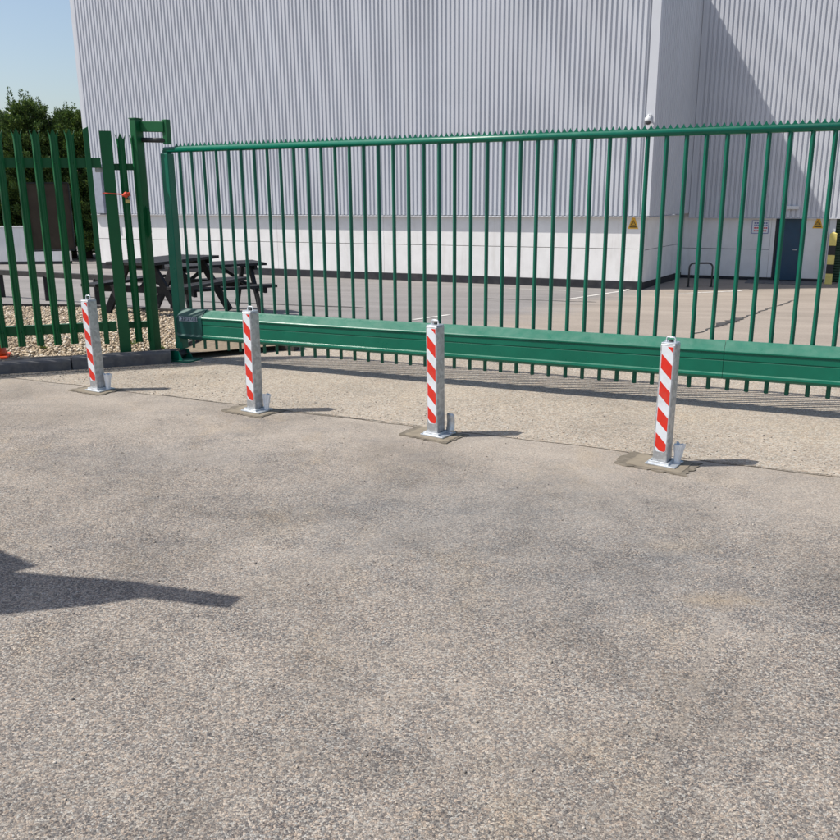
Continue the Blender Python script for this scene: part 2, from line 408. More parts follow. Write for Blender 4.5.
M_plinth = simple('black_bitumen_plinth', (0.014, 0.015, 0.021), 0.7, var=0.3, scale=4, dirt=(0.09, 0.085, 0.08), dirt_amt=0.35)
M_door = simple('navy_steel_door', (0.005, 0.046, 0.098), 0.42, var=0.12, scale=4)
M_frame = simple('dark_door_frame', (0.008, 0.014, 0.022), 0.5)
M_green_dark = simple('dark_green_shutter', (0.008, 0.045, 0.022), 0.5)
M_yellow = simple('yellow_paint', (0.66, 0.55, 0.16), 0.55, dirt=(0.45, 0.38, 0.15), dirt_amt=0.5, dscale=8)
M_black = simple('black_paint', (0.012, 0.012, 0.013), 0.55)
M_sign_y = simple('yellow_sign_plate', (0.72, 0.40, 0.025), 0.45, var=0.05)
M_sign_w = simple('white_sign_plate', (0.72, 0.73, 0.76), 0.45, var=0.04)
M_sign_b = simple('blue_print', (0.06, 0.09, 0.30), 0.5)
M_sign_r = simple('red_print', (0.52, 0.05, 0.07), 0.5)
M_lampw = simple('lamp_housing', (0.60, 0.61, 0.62), 0.4)
M_dome = simple('smoked_dome', (0.05, 0.05, 0.055), 0.12, var=0.02)
M_line = simple('worn_white_line_paint', (0.62, 0.60, 0.56), 0.8, var=0.15, scale=6, dirt=(0.30, 0.27, 0.24), dirt_amt=0.8, dscale=5)
M_tar = simple('tar_seam', (0.05, 0.047, 0.045), 0.8, var=0.3)
M_cone_r = simple('orange_cone_plastic', (0.75, 0.075, 0.015), 0.45)
M_cone_w = simple('white_cone_sleeve', (0.72, 0.72, 0.72), 0.4)
M_rope = simple('red_cord', (0.66, 0.07, 0.03), 0.7)
M_brass = simple('brass_padlock', (0.55, 0.42, 0.16), 0.35, metal=0.8)
M_label = simple('pale_label_print', (0.36, 0.42, 0.50), 0.5)

# ------------------------------------------------------------------ warehouse
wh = thing('warehouse', 'large pale grey ribbed steel warehouse with white base wall behind the gate', 'building', tuple(BC))
def Bl(s, w, z): return BD * s - BI * w + Vector((0, 0, z))       # local to the warehouse Empty
def cladding(name, s0, s1, w0, z0, ztop, pitch=0.143, dep=0.044, oa=None, od=None, on=None):
    """ribbed sheet, outside towards w+; ztop(s) gives the head of the sheet"""
    prof = []; s = s0
    while s < s1 - 1e-6:
        for ds, dd in ((0, 0), (0.24, 0), (0.36, 1), (0.88, 1)):
            q = s + ds * pitch
            if q < s1: prof.append((q, dd * dep))
        s += pitch
    prof.append((s1, 0))
    mb = MB(); vs_ = []
    for q, dd in prof:
        for z in (z0, ztop(q)):
            p = oa + od * q + on * (w0 + dd); vs_.append((p.x, p.y, z))
    mb.add(vs_, [(2 * i, 2 * i + 2, 2 * i + 3, 2 * i + 1) for i in range(len(prof) - 1)])
    o = obj(name, mb, M_clad, wh)
    sd = o.modifiers.new('solid', 'SOLIDIFY'); sd.thickness = 0.004
    return o
S_L = -21.25
OUT = -BI
head_f = lambda s: 8.85 + (-s) * 0.115
cladding('cladding', S_L + 0.05, -0.06, 0.10, 2.12, head_f, oa=Vector((0, 0, 0)), od=BD, on=OUT)
# corner trims
mb = MB(); mb.prism([(-0.075, 0.152), (0.168, 0.152), (0.168, -0.3), (0.160, -0.3), (0.160, 0.146), (-0.075, 0.146)], (0, 0, 2.125), BD, OUT, (0, 0, 1), 8.85 - 2.12)
obj('corner_trim', mb, M_trim, wh)
mb = MB(); mb.prism([(S_L - 0.04, 0.14), (S_L + 0.16, 0.14), (S_L + 0.16, 0.133), (S_L - 0.033, 0.133), (S_L - 0.033, -0.3), (S_L - 0.04, -0.3)], (0, 0, 2.125), BD, OUT, (0, 0, 1), 9.1)
obj('corner_trim', mb, M_trim, wh)
# drip flashing at the foot of the sheets
mb = MB(); mb.prism([(0.0, 2.122), (0.165, 2.095), (0.165, 2.08), (0.0, 2.10)], Bl(S_L - 0.03, 0, 0), OUT, (0, 0, 1), BD, -S_L + 0.19)
obj('drip_flashing', mb, M_trim, wh)
# white base: upper and lower panels with a recessed joint, black plinth
def slab(name, s0, s1, w, z0, z1, mat, th=0.2, bev=0.006):
    mb = MB(); mb.prism([(s0, z0), (s1, z0), (s1, z1), (s0, z1)], -BI * w, BD, (0, 0, 1), BI, th)
    return obj(name, mb, mat, wh, bevel=bev)
n_pan = 5
for k in range(n_pan):
    a = S_L + 0.05 + (0 - S_L - 0.05) * k / n_pan; b = S_L + 0.05 + (0 - S_L - 0.05) * (k + 1) / n_pan
    slab('base_panel', a + 0.002, b - 0.002, 0.0, 1.178, 2.15, M_wwall)
    slab('base_panel', a + 0.002, b - 0.002, 0.0, 0.24, 1.162, M_wwall)
slab('joint_backing', S_L + 0.06, -0.02, -0.025, 0.3, 2.05, M_plinth, 0.1, 0)
slab('plinth', S_L + 0.05, 0.012, 0.012, -0.1, 0.237, M_plinth, 0.25, 0.01)
# side wall running back to the recess
SW0 = Vector((0.0, 0.0)); SI = 0.46; REC = 4.2
e_side = (BD * SI + BI * REC); side_len = e_side.length; ESD = e_side.normalized()
ESN = Vector((ESD.y, -ESD.x, 0))                                   # outward, away to the right
def sideslab(name, u0, u1, out, z0, z1, mat, th=0.2, bev=0.006):
    mb = MB(); mb.prism([(u0, z0), (u1, z0), (u1, z1), (u0, z1)], ESN * out, ESD, (0, 0, 1), -ESN, th)
    return obj(name, mb, mat, wh, bevel=bev)
sideslab('base_panel', 0.21, side_len - 0.004, 0.0, 1.14, 2.10, M_wwall)
sideslab('base_panel', 0.21, side_len - 0.004, 0.0, 0.20, 1.125, M_wwall)
sideslab('corner_return', 0.004, 0.206, -0.001, 0.24, 2.10, M_wwall, 0.15, 0)
sideslab('plinth', 0.0, side_len, 0.012, -0.1, 0.197, M_plinth, 0.25, 0)
sideslab('joint_backing', 0.25, side_len, -0.03, 0.3, 2.0, M_plinth, 0.1, 0)
cladding('cladding', -0.10, side_len + 0.06, 0.125, 2.10, lambda s: 8.85, dep=0.036, oa=Vector((0, 0, 0)), od=ESD, on=ESN)
mb = MB(); mb.prism([(0.0, 2.11), (0.165, 2.085), (0.165, 2.07), (0.0, 2.09)], ESD * -0.1, ESN, (0, 0, 1), ESD, side_len - 0.5)
obj('drip_flashing', mb, M_trim, wh)
# recessed wall
RW = -REC
def rslab(name, s0, s1, w, z0, z1, mat, th=0.2, bev=0.006): return slab(name, s0, s1, RW + w, z0, z1, mat, th, bev)
DS0, DS1 = 3.34, 4.05
rslab('base_panel', SI, 3.14, 0, 0.985, 2.25, M_wwall)
rslab('base_panel', SI, 3.14, 0, 0.10, 0.970, M_wwall)
rslab('base_panel', 3.145, DS0 - 0.07, 0, 0.10, 1.99, M_wwall)
rslab('base_panel', DS1 + 0.06, 4.80, 0, 0.10, 1.99, M_wwall)
rslab('joint_backing', SI, 3.2, -0.03, 0.15, 1.95, M_plinth, 0.1, 0)
rslab('plinth', SI, DS0 - 0.07, 0.012, -0.1, 0.097, M_plinth, 0.25, 0)
rslab('plinth', DS1 + 0.06, 4.80, 0.012, -0.1, 0.097, M_plinth, 0.25, 0)
cladding('cladding', SI + 0.2, 13.0, RW + 0.10, 1.97, lambda s: 8.85 - 0.02, oa=Vector((0, 0, 0)), od=BD, on=OUT)
mb = MB(); mb.prism([(0.0, 1.985), (0.165, 1.96), (0.165, 1.945), (0.0, 1.965)], Bl(SI + 0.16, RW, 0), OUT, (0, 0, 1), BD, 12.5)
obj('drip_flashing', mb, M_trim, wh)
mb = MB(); mb.prism([(SI + 0.16, 0.138), (SI + 0.34, 0.138), (SI + 0.34, 0.10), (SI + 0.16, 0.10)], Bl(0, RW, 1.97), BD, OUT, (0, 0, 1), 6.85)
obj('corner_trim', mb, M_trim, wh)
# navy door
mb = MB(); mb.prism([(DS0, 0.03), (DS1, 0.03), (DS1, 1.96), (DS0, 1.96)], Bl(0, RW - 0.10, 0), BD, (0, 0, 1), BI, 0.05)
door = obj('door', mb, M_door, wh, bevel=0.004)
mb = MB(); mb.bar(Bl(DS1 - 0.10, RW - 0.06, 0.98), Bl(DS1 - 0.22, RW - 0.06, 0.98), 0.025, 0.025).bar(Bl(DS1 - 0.10, RW - 0.10, 0.98), Bl(DS1 - 0.10, RW - 0.05, 0.98), 0.02, 0.02)
obj('handle', mb, M_galv, door)
mb = MB(); mb.prism([(DS0 - 0.065, -0.02), (DS0 - 0.004, -0.02), (DS0 - 0.004, 1.965), (DS1 + 0.004, 1.965), (DS1 + 0.004, -0.02), (DS1 + 0.055, -0.02), (DS1 + 0.055, 2.03), (DS0 - 0.065, 2.03)], Bl(0, RW + 0.004, 0), BD, (0, 0, 1), BI, 0.17)
obj('door_frame', mb, M_frame, wh)
mb = MB(); mb.prism([(DS0 - 0.75, -0.05), (4.75, -0.05), (4.75, 0.025), (DS0 - 0.75, 0.025)], Bl(0, RW + 1.1, 0), BD, (0, 0, 1), BI, 1.09)
obj('door_step', mb, M_kerb, wh, bevel=0.012)
# lamp above the door
mb = MB(); mb.box(Bl(3.72, RW + 0.19, 2.275), (0.36, 0.10, 0.11), math.atan2(BD.y, BD.x))
obj('bulkhead_lamp', mb, M_lampw, wh, bevel=0.02)
# grey jamb and dark green shutter on the right
rslab('jamb', 4.81, 4.99, 0.06, -0.05, 2.05, M_trim, 0.26, 0.004)
rslab('base_panel', 8.4, 13.0, 0, 0.0, 1.96, M_wwall)
mb = MB()
for k in range(24):
    z = 0.02 + k * 0.08
    mb.prism([(0, z), (0.02, z + 0.012), (0.02, z + 0.066), (0, z + 0.078)], Bl(5.0, RW - 0.12, 0), OUT, (0, 0, 1), BD, 3.4)
obj('roller_shutter', mb, M_green_dark, wh)
# plain blue-grey box near the far left corner
mb = MB(); mb.prism([(-20.86, 2.135), (-20.44, 2.135), (-20.44, 3.95), (-20.86, 3.95)], Bl(0, 0.30, 0), BD, (0, 0, 1), BI, 0.165)
obj('wall_box', mb, simple('grey_box_paint', (0.30, 0.32, 0.38), 0.5), wh, bevel=0.01)
# closing walls and roof so that the volume is real
mb = MB()
c = [(S_L, -0.05), (0.05, -0.05), (SI + 0.05, RW - 0.05), (13.0, RW - 0.05), (13.0, -30.0), (S_L, -30.0)]
vs_ = [Bl(s, w, 8.86 + (-min(s, 0.05)) * 0.115 if s < 0.1 else 8.86) for s, w in c]
mb.add(vs_, [(0, 1, 2, 5), (2, 3, 4, 5)])
obj('roof', mb, M_trim, wh)
mb = MB(); mb.prism([(0, 0), (-30, 0), (-30, 11.2), (0, 11.2)], Bl(S_L + 0.02, -0.06, -0.05), OUT, (0, 0, 1), BD, 0.1)
obj('end_wall', mb, M_clad, wh)
mb = MB(); mb.prism([(S_L, -0.1), (13.0, -0.1), (13.0, 8.84), (0, 8.84), (S_L, 11.25)], Bl(0, -29.9, 0), BD, (0, 0, 1), BI, 0.1)
obj('back_wall', mb, M_clad, wh)
mb = MB(); mb.prism([(RW - 0.2, -0.1), (-29.8, -0.1), (-29.8, 8.84), (RW - 0.2, 8.84)], Bl(12.9, 0, 0), OUT, (0, 0, 1), BD, 0.1)
obj('end_wall', mb, M_clad, wh)

# things fixed on the warehouse
def tri_sign(name, s, w, z, label, grp):
    r = thing(name, label, 'sign', tuple(B(s, w, z)), math.atan2(BD.y, BD.x), grp)
    mb = MB(); mb.box((0, 0, -0.015), (0.30, 0.006, 0.34)); 
    mb = MB(); mb.prism([(-0.15, -0.15), (0.15, -0.15), (0.035, 0.17), (-0.035, 0.17)], (0, 0, 0), (1, 0, 0), (0, 0, 1), (0, -1, 0), 0.006)
    obj('plate', mb, M_sign_y, r)
    mb = MB(); mb.prism([(-0.085, -0.05), (0.085, -0.05), (0.0, 0.10)], (0, -0.0065, 0), (1, 0, 0), (0, 0, 1), (0, -1, 0), 0.002)
    t_ = obj('triangle', mb, M_black, r)
    mb = MB(); mb.prism([(-0.055, -0.034), (0.055, -0.034), (0.0, 0.062)], (0, -0.009, 0), (1, 0, 0), (0, 0, 1), (0, -1, 0), 0.002)
    i_ = obj('triangle_field', mb, M_sign_y, r)
    mb = MB(); mb.prism([(-0.012, 0.03), (0.010, 0.03), (0.002, 0.006), (0.014, 0.006), (-0.006, -0.03), (-0.002, -0.004), (-0.014, -0.004)], (0, -0.0115, 0), (1, 0, 0), (0, 0, 1), (0, -1, 0), 0.002)
    obj('bolt_symbol', mb, M_black, r)
    mb = MB(); mb.box((0, -0.008, -0.10), (0.20, 0.002, 0.03)); obj('caption_bar', mb, M_black, r)
    return r
tri_sign('warning_sign', -0.30, 0.003, 1.90, 'yellow warning triangle sign near the front corner of the white base wall', 'warning signs')
tri_sign('warning_sign', 4.48, RW + 0.003, 1.80, 'yellow warning triangle sign right of the navy door', 'warning signs')
ns = thing('notice_sign', 'white notice with blue border and red lines left of the navy door', 'sign', tuple(B(2.815, RW + 0.003, 1.675)), math.atan2(BD.y, BD.x))
mb = MB(); mb.box((0, -0.004, 0), (0.53, 0.008, 0.43)); obj('plate', mb, M_sign_w, ns)
mb = MB()
for cx, cz, sx, sz in ((0, 0.195, 0.51, 0.018), (0, -0.195, 0.51, 0.018), (-0.246, 0, 0.018, 0.372), (0.246, 0, 0.018, 0.372)): mb.box((cx, -0.009, cz), (sx, 0.002, sz))
obj('border', mb, M_sign_b, ns)
random.seed(2)
for z, m_, h_ in ((0.12, M_sign_b, 0.04), (0.06, M_sign_b, 0.028), (-0.03, M_sign_r, 0.045), (-0.115, M_sign_r, 0.045)):
    mb = MB(); x = -0.19
    while x < 0.17:
        w_ = random.uniform(0.03, 0.075); mb.box((x + w_ / 2, -0.009, z), (w_ * 0.8, 0.002, h_)); x += w_
    obj('text_line', mb, m_, ns)
cc = thing('cctv_camera', 'small white dome camera on the corner of the grey cladding', 'camera', tuple(B(0.02, 0.14, 4.66)), math.atan2(BD.y, BD.x))
mb = MB(); mb.box((0, -0.02, 0.12), (0.12, 0.04, 0.16)).tube([(0, -0.03, 0.14), (0, -0.14, 0.17), (0, -0.17, 0.12)], 0.025); obj('bracket', mb, M_lampw, cc, bevel=0.004)
mb = MB(); mb.lathe([(0.03, 0.14), (0.085, 0.11), (0.095, 0.04), (0.09, 0.0)], (0, -0.17, 0)); obj('housing', mb, M_lampw, cc, smooth=True)
mb = MB(); mb.lathe([(0.085, -0.002), (0.075, -0.045), (0.045, -0.075), (0.01, -0.085)], (0, -0.17, 0)); obj('dome', mb, M_dome, cc, smooth=True)

# ------------------------------------------------------------------ in front of the warehouse
hp = thing('hoop_barrier', 'black steel hoop barrier standing by the recessed white wall', 'barrier', (8.45, 26.04, -1.2), math.atan2(26.016 - 26.067, 8.785 - 8.109))
mb = MB(); pts = [(-0.34, 0, -0.1), (-0.34, 0, 0.55)]
for k in range(1, 6): a = math.pi - k * math.pi / 10; pts.append((-0.20 + 0.14 * math.cos(a), 0, 0.57 + 0.14 * math.sin(a)))
for k in range(0, 6): a = math.pi / 2 - k * math.pi / 10; pts.append((0.20 + 0.14 * math.cos(a), 0, 0.57 + 0.14 * math.sin(a)))
pts += [(0.34, 0, 0.55), (0.34, 0, -0.1)]
mb.tube(pts, 0.026, 12); obj('hoop', mb, M_dark_metal, hp, smooth=True)
for sx in (-0.34, 0.34):
    mb = MB(); mb.lathe([(0.06, 0), (0.06, 0.012), (0.03, 0.015)], (sx, 0, 0)); obj('base_flange', mb, M_dark_metal, hp)

sp = thing('striped_post', 'square yellow and black banded guard post beside the dark green shutter', 'post', (12.575, 26.602, -1.2), math.atan2(BD.y, BD.x))
z = 0.0
for k, h_ in enumerate((0.32, 0.28, 0.28, 0.28, 0.36)):
    mb = MB(); mb.box((0, 0, z + h_ / 2), (0.20, 0.20, h_ - 0.001)); obj('band', mb, M_yellow if k % 2 == 0 else M_black, sp, bevel=0.006); z += h_
mb = MB(); mb.add([(-.09, -.09, z), (.09, -.09, z), (.09, .09, z), (-.09, .09, z), (0, 0, z + .05)], [(0, 1, 4), (1, 2, 4), (2, 3, 4), (3, 0, 4)]); obj('cap', mb, M_yellow, sp)

def ground_strip(name, p0, p1, w, mat, off=0.006, n=14, wob=0.0, taper=1.0):
    a = Vector(p0); b = Vector(p1); d = (b - a).normalized(); x = Vector((-d.y, d.x)); vs_ = []
    for i in range(n + 1):
        k = i / n; q = a.lerp(b, k) + x * (random.uniform(-wob, wob)); hw = w / 2 * (1 + (taper - 1) * k) * (1 if wob == 0 else random.uniform(0.5, 1.3))
        for sg in (-1, 1):
            r_ = q + x * hw * sg; vs_.append((r_.x, r_.y, yz(r_.x, r_.y) + off))
    me = bpy.data.meshes.new(name); me.from_pydata(vs_, [], [(2 * i, 2 * i + 1, 2 * i + 3, 2 * i + 2) for i in range(n)])
    return tag(obj(name, me, mat), kind='structure')
random.seed(11)
ground_strip('painted_line', (3.4, 19.8), (6.55, 26.3), 0.11, M_line)
ground_strip('painted_line', (2.6, 24.9), (4.6, 23.9), 0.10, M_line)
ground_strip('painted_line', (-0.1, 13.1), (0.5, 14.3), 0.08, M_line)
ground_strip('painted_line', (6.9, 24.2), (9.3, 24.9), 0.12, M_line)
ground_strip('tar_seam', (3.66, 11.53), (9.58, 21.95), 0.045, M_tar, n=40, wob=0.035, taper=1.2)
ground_strip('tar_seam', (4.6, 13.2), (5.6, 15.0), 0.14, M_tar, off=0.009, n=12, wob=0.05)
ground_strip('tar_seam', (1.5, 19.4), (3.9, 19.0), 0.10, M_tar, n=18, wob=0.05)
ground_strip('tar_seam', (-6.5, 16.9), (-1.0, 15.6), 0.16, M_tar, n=18, wob=0.04)

# ------------------------------------------------------------------ bounding wall and conifers at the far left
def boundary():
    r = thing('boundary_wall', 'low pale rendered wall in front of the dark conifers at far left', 'wall', (-17, 37.2, -1.2))
    for i in range(6):
        mb = MB(); mb.box((2.2 - i * 3.6 - 1.8, 0, 0.76), (3.585, 0.22, 1.52)); obj('wall_bay', mb, M_wwall, r, bevel=0.01)
        mb = MB(); mb.box((2.2 - i * 3.6 - 1.8, 0, 1.555), (3.59, 0.28, 0.06)); obj('coping', mb, M_wwall, r, bevel=0.008)
        mb = MB(); mb.box((2.2 - i * 3.6 - 1.8, -0.012, 0.0), (3.59, 0.22, 0.24)); obj('plinth', mb, M_plinth, r)
    return r
boundary()
def foliage_mat(name, a, b, c_):
    t = NT(name)
    g = t.node('ShaderNodeNewGeometry')
    col = t.ramp(g.outputs['Random Per Island'], [(0.0, a), (0.6, b), (1.0, c_)])
    n = t.noise(t.coord(), 1.4, 4)
    col = t.mix(1.0, col, t.ramp(n, [(0.3, 0.65), (0.7, 1.3)]), 'MULTIPLY')
    t.b.inputs['Subsurface Weight'].default_value = 0.0
    m = t.out(col, 0.65)
    tr = t.node('ShaderNodeBsdfTranslucent'); t.l.new(col, tr.inputs[0])
    mx = t.node('ShaderNodeMixShader'); mx.inputs[0].default_value = 0.22
    t.l.new(t.b.outputs[0], mx.inputs[1]); t.l.new(tr.outputs[0], mx.inputs[2])
    t.l.new(mx.outputs[0], t.n['Material Output'].inputs[0])
    return m
M_fol = foliage_mat('conifer_foliage', (0.018, 0.048, 0.012), (0.065, 0.125, 0.024), (0.16, 0.225, 0.040))
M_bark = simple('conifer_bark', (0.05, 0.036, 0.026), 0.95, var=0.3, scale=10)
def conifer(x, y, h, rad_, seed, label):
    rg = np.random.default_rng(seed)
    r = thing('conifer_tree', label, 'tree', (x, y, -1.25), 0, 'conifers behind the boundary wall')
    mb = MB(); mb.tube([(0, 0, 0), (0.05, 0.03, h * 0.4), (0.0, 0.06, h * 0.92)], [0.20, 0.14, 0.03], 9); obj('trunk', mb, M_bark, r, smooth=True)
    V = []; Fc = []
    nb = 230
    limb = MB()
    for i in range(nb):
        z = h * (0.04 + 0.90 * (i / nb)) + rg.uniform(-0.1, 0.1)
        k = z / h; ang = rg.uniform(0, 2 * math.pi)
        ln = rad_ * (1.0 if k < 0.6 else max(0.10, 1.0 - ((k - 0.6) / 0.42) ** 1.5)) * rg.uniform(0.65, 1.12)
        d = np.array([math.cos(ang), math.sin(ang), rg.uniform(0.05, 0.55)])
        if i % 6 == 0: limb.tube([(0, 0, z - 0.1), tuple(d * ln * 0.8 + np.array([0, 0, z]))], [0.025, 0.008], 5)
        m = int(330 * max(0.5, ln))
        u = rg.uniform(0.25, 1.0, m) ** 0.6
        base = d[None, :] * (u * ln)[:, None] + np.array([0, 0, z])
        base += rg.normal(0, 0.12, (m, 3)) * (0.5 + (1 - u))[:, None] 
        dr = d[None, :] + rg.normal(0, 0.55, (m, 3)); dr[:, 2] += 0.35
        dr /= np.linalg.norm(dr, axis=1)[:, None]
        sd = np.cross(dr, rg.normal(0, 1, (m, 3))); sd /= np.linalg.norm(sd, axis=1)[:, None]
        L_ = rg.uniform(0.06, 0.15, m)[:, None]; W_ = L_ * rg.uniform(0.12, 0.24, (m, 1))
        q = np.stack([base - sd * W_ * 0.5, base + dr * L_ * 0.5 - sd * W_, base + dr * L_, base + dr * L_ * 0.45 + sd * W_], 1)
        V.append(q.reshape(-1, 3))
    # leaders at the top
    for _ in range(6):
        a = rg.uniform(0, 6.28); o = np.array([math.cos(a), math.sin(a), 0]) * rg.uniform(0, 0.45) * rad_; hh = h * rg.uniform(0.92, 1.05); m = 260
        zz = rg.uniform(h * 0.78, hh, m); rr = (hh - zz) * 0.25 + 0.03
        an = rg.uniform(0, 6.28, m); base = np.stack([o[0] + np.cos(an) * rr * 0.5, o[1] + np.sin(an) * rr * 0.5, zz], 1)
        dr = np.stack([np.cos(an), np.sin(an), rg.uniform(0.2, 1.2, m)], 1); dr /= np.linalg.norm(dr, axis=1)[:, None]
        sd = np.cross(dr, rg.normal(0, 1, (m, 3))); sd /= np.linalg.norm(sd, axis=1)[:, None]
        L_ = (rr * 0.5 + 0.09)[:, None] * rg.uniform(0.5, 1.0, (m, 1)); W_ = L_ * 0.2
        V.append(np.stack([base - sd * W_ * 0.5, base + dr * L_ * 0.5 - sd * W_, base + dr * L_, base + dr * L_ * 0.45 + sd * W_], 1).reshape(-1, 3))
    V = np.concatenate(V).astype(np.float32); nq = len(V) // 4
    me = bpy.data.meshes.new('crown'); me.vertices.add(len(V)); me.vertices.foreach_set('co', V.ravel())
    me.loops.add(len(V)); me.loops.foreach_set('vertex_index', np.arange(len(V), dtype=np.int32))
    me.polygons.add(nq); me.polygons.foreach_set('loop_start', np.arange(nq, dtype=np.int32) * 4)
    me.update(calc_edges=True)
    obj('crown', me, M_fol, r)
    obj('limb', limb, M_bark, r)
conif = [(-13.3, 6.3, 1.8, 'conifer half hidden by the corner of the warehouse'), (-15.3, 6.75, 1.9, 'conifer next to the warehouse corner, its top above the fence'),
         (-17.3, 7.1, 2.0, 'tallest ragged conifer left of the brown board'), (-19.3, 6.6, 1.9, 'conifer at the left edge of the photo behind the fence'), (-16.2, 6.6, 1.9, 'conifer behind the brown board on the fence'), (-18.2, 6.5, 1.8, 'shorter conifer behind the leftmost pales'), (-14.3, 6.3, 1.6, 'low conifer between the board and the warehouse')]
for i, (x, h, r_, lb) in enumerate(conif):
    conifer(x, 40.2 + 0.8 * (i >= 4) + 0.3 * (i % 2), h, r_, 20 + i, lb)

# ------------------------------------------------------------------ knee rail, gravel, picnic tables
kr = thing('knee_rail', 'low black timber knee rail behind the palisade fence', 'rail', (-6.1, 15.28, yz(-6.1, 15.28)))
a = Vector((-10.2, 17.75)); b = Vector((-4.4, 14.25))
for k in range(6):
    p = a.lerp(b, k / 5); z = yz(p.x, p.y) - kr.location.z
    mb = MB(); mb.box((p.x + 6.1, p.y - 15.28, z + 0.20), (0.10, 0.10, 0.5), 0.5); obj('post', mb, M_knee, kr, bevel=0.005)
for k in range(5):
    p = a.lerp(b, k / 5); q = a.lerp(b, (k + 1) / 5)
    mb = MB(); mb.bar((p.x + 6.1, p.y - 15.28, yz(p.x, p.y) - kr.location.z + 0.47), (q.x + 6.1, q.y - 15.28, yz(q.x, q.y) - kr.location.z + 0.47), 0.09, 0.09); obj('rail', mb, M_knee, kr, bevel=0.005)

def gz(x, y): return 0.085 + yz(x, y)
# gravel bed: soil sheet + loose stones + edging
k0 = Fp(-9, 0.06, 0); k1 = Fp(0.50, 0.06, 0)
bed = [(k0.x, k0.y), (k1.x, k1.y), (-2.30, 8.62), (-2.55, 9.20), (-1.40, 8.80), (-1.30, 9.05), (-2.6, 12.2), (-4.9, 13.1), (-6.4, 13.05), (-10.5, 13.4), (-12.0, 9.0)]
bed = [(k0.x, k0.y), (k1.x, k1.y), (-2.45, 8.85), (-2.35, 9.42), (-1.36, 8.98), (-1.9, 10.6), (-2.9, 12.4), (-5.3, 13.15), (-6.4, 13.05), (-10.5, 12.9)]
bm = bmesh.new(); vv = [bm.verts.new((x, y, gz(x, y) - 0.02)) for x, y in bed]; fc = bm.faces.new(vv); bmesh.ops.triangulate(bm, faces=[fc])
me = bpy.data.meshes.new('gravel_bed'); bm.to_mesh(me); bm.free()
tag(obj('gravel_bed', me, M_soil), kind='structure')
def inside(x, y, poly):
    r = False; j = len(poly) - 1
    for i in range(len(poly)):
        xi, yi = poly[i]; xj, yj = poly[j]
        if (yi > y) != (yj > y) and x < (xj - xi) * (y - yi) / (yj - yi) + xi: r = not r
        j = i
    return r
ICO_V = None
def ico():
    p = (1 + 5 ** 0.5) / 2
    v = np.array([(-1, p, 0), (1, p, 0), (-1, -p, 0), (1, -p, 0), (0, -1, p), (0, 1, p), (0, -1, -p), (0, 1, -p), (p, 0, -1), (p, 0, 1), (-p, 0, -1), (-p, 0, 1)], float)
    v /= np.linalg.norm(v[0])
    f = np.array([(0, 11, 5), (0, 5, 1), (0, 1, 7), (0, 7, 10), (0, 10, 11), (1, 5, 9), (5, 11, 4), (11, 10, 2), (10, 7, 6), (7, 1, 8), (3, 9, 4), (3, 4, 2), (3, 2, 6), (3, 6, 8), (3, 8, 9), (4, 9, 5), (2, 4, 11), (6, 2, 10), (8, 6, 7), (9, 8, 1)])
    return v, f
def pebbles(name, pts, rmin, rmax, mat, seed, flat=0.65):
    rg = np.random.default_rng(seed); v, f = ico(); n = len(pts); pts = np.array(pts)
    sc_ = rg.uniform(rmin, rmax, (n, 1)) * rg.uniform(0.6, 1.2, (n, 3)); sc_[:, 2] *= flat
    an = rg.uniform(0, 6.28, n); c_, s_ = np.cos(an), np.sin(an)
    w = v[None] * rg.uniform(0.8, 1.2, (n, 12, 1)) * sc_[:, None, :]
    x = w[..., 0] * c_[:, None] - w[..., 1] * s_[:, None]; y = w[..., 0] * s_[:, None] + w[..., 1] * c_[:, None]
    W = np.stack([x, y, w[..., 2]], -1) + pts[:, None, :]
    Fx = (f[None] + (np.arange(n) * 12)[:, None, None]).reshape(-1)
    me = bpy.data.meshes.new(name); me.vertices.add(n * 12); me.vertices.foreach_set('co', W.astype(np.float32).ravel())
    me.loops.add(len(Fx)); me.loops.foreach_set('vertex_index', Fx.astype(np.int32))
    me.polygons.add(len(Fx) // 3); me.polygons.foreach_set('loop_start', np.arange(len(Fx) // 3, dtype=np.int32) * 3)
    me.update(calc_edges=True)
    return obj(name, me, mat)
def pebble_mat(name, stops):
    t = NT(name); g = t.node('ShaderNodeNewGeometry')
    col = t.ramp(g.outputs['Random Per Island'], stops)
    col = t.mix(1.0, col, t.ramp(t.noise(t.coord(), 70, 4), [(0.3, 0.8), (0.7, 1.15)]), 'MULTIPLY')
    return t.out(col, 0.85)
M_peb = pebble_mat('tan_gravel_stones', [(0.0, (0.22, 0.17, 0.12)), (0.25, (0.36, 0.28, 0.19)), (0.6, (0.47, 0.37, 0.25)), (0.85, (0.55, 0.46, 0.35)), (1.0, (0.66, 0.60, 0.52))])
M_grit = pebble_mat('loose_grit', [(0.0, (0.09, 0.085, 0.085)), (0.4, (0.26, 0.225, 0.185)), (0.8, (0.42, 0.36, 0.29)), (1.0, (0.55, 0.50, 0.44))])
rg = random.Random(8); pts = []
while len(pts) < 30000:
    x = rg.uniform(-7.6, -1.3); y = rg.uniform(6.9, 13.2)
    if rg.random() > 1.25 - (y - 7) / 9: continue
    if inside(x, y, bed): pts.append((x, y, gz(x, y) - 0.012 + rg.uniform(0, 0.018)))
tag(pebbles('gravel', pts, 0.009, 0.024, M_peb, 5), 'loose tan gravel around the foot of the palisade fence', 'gravel', kind='stuff')
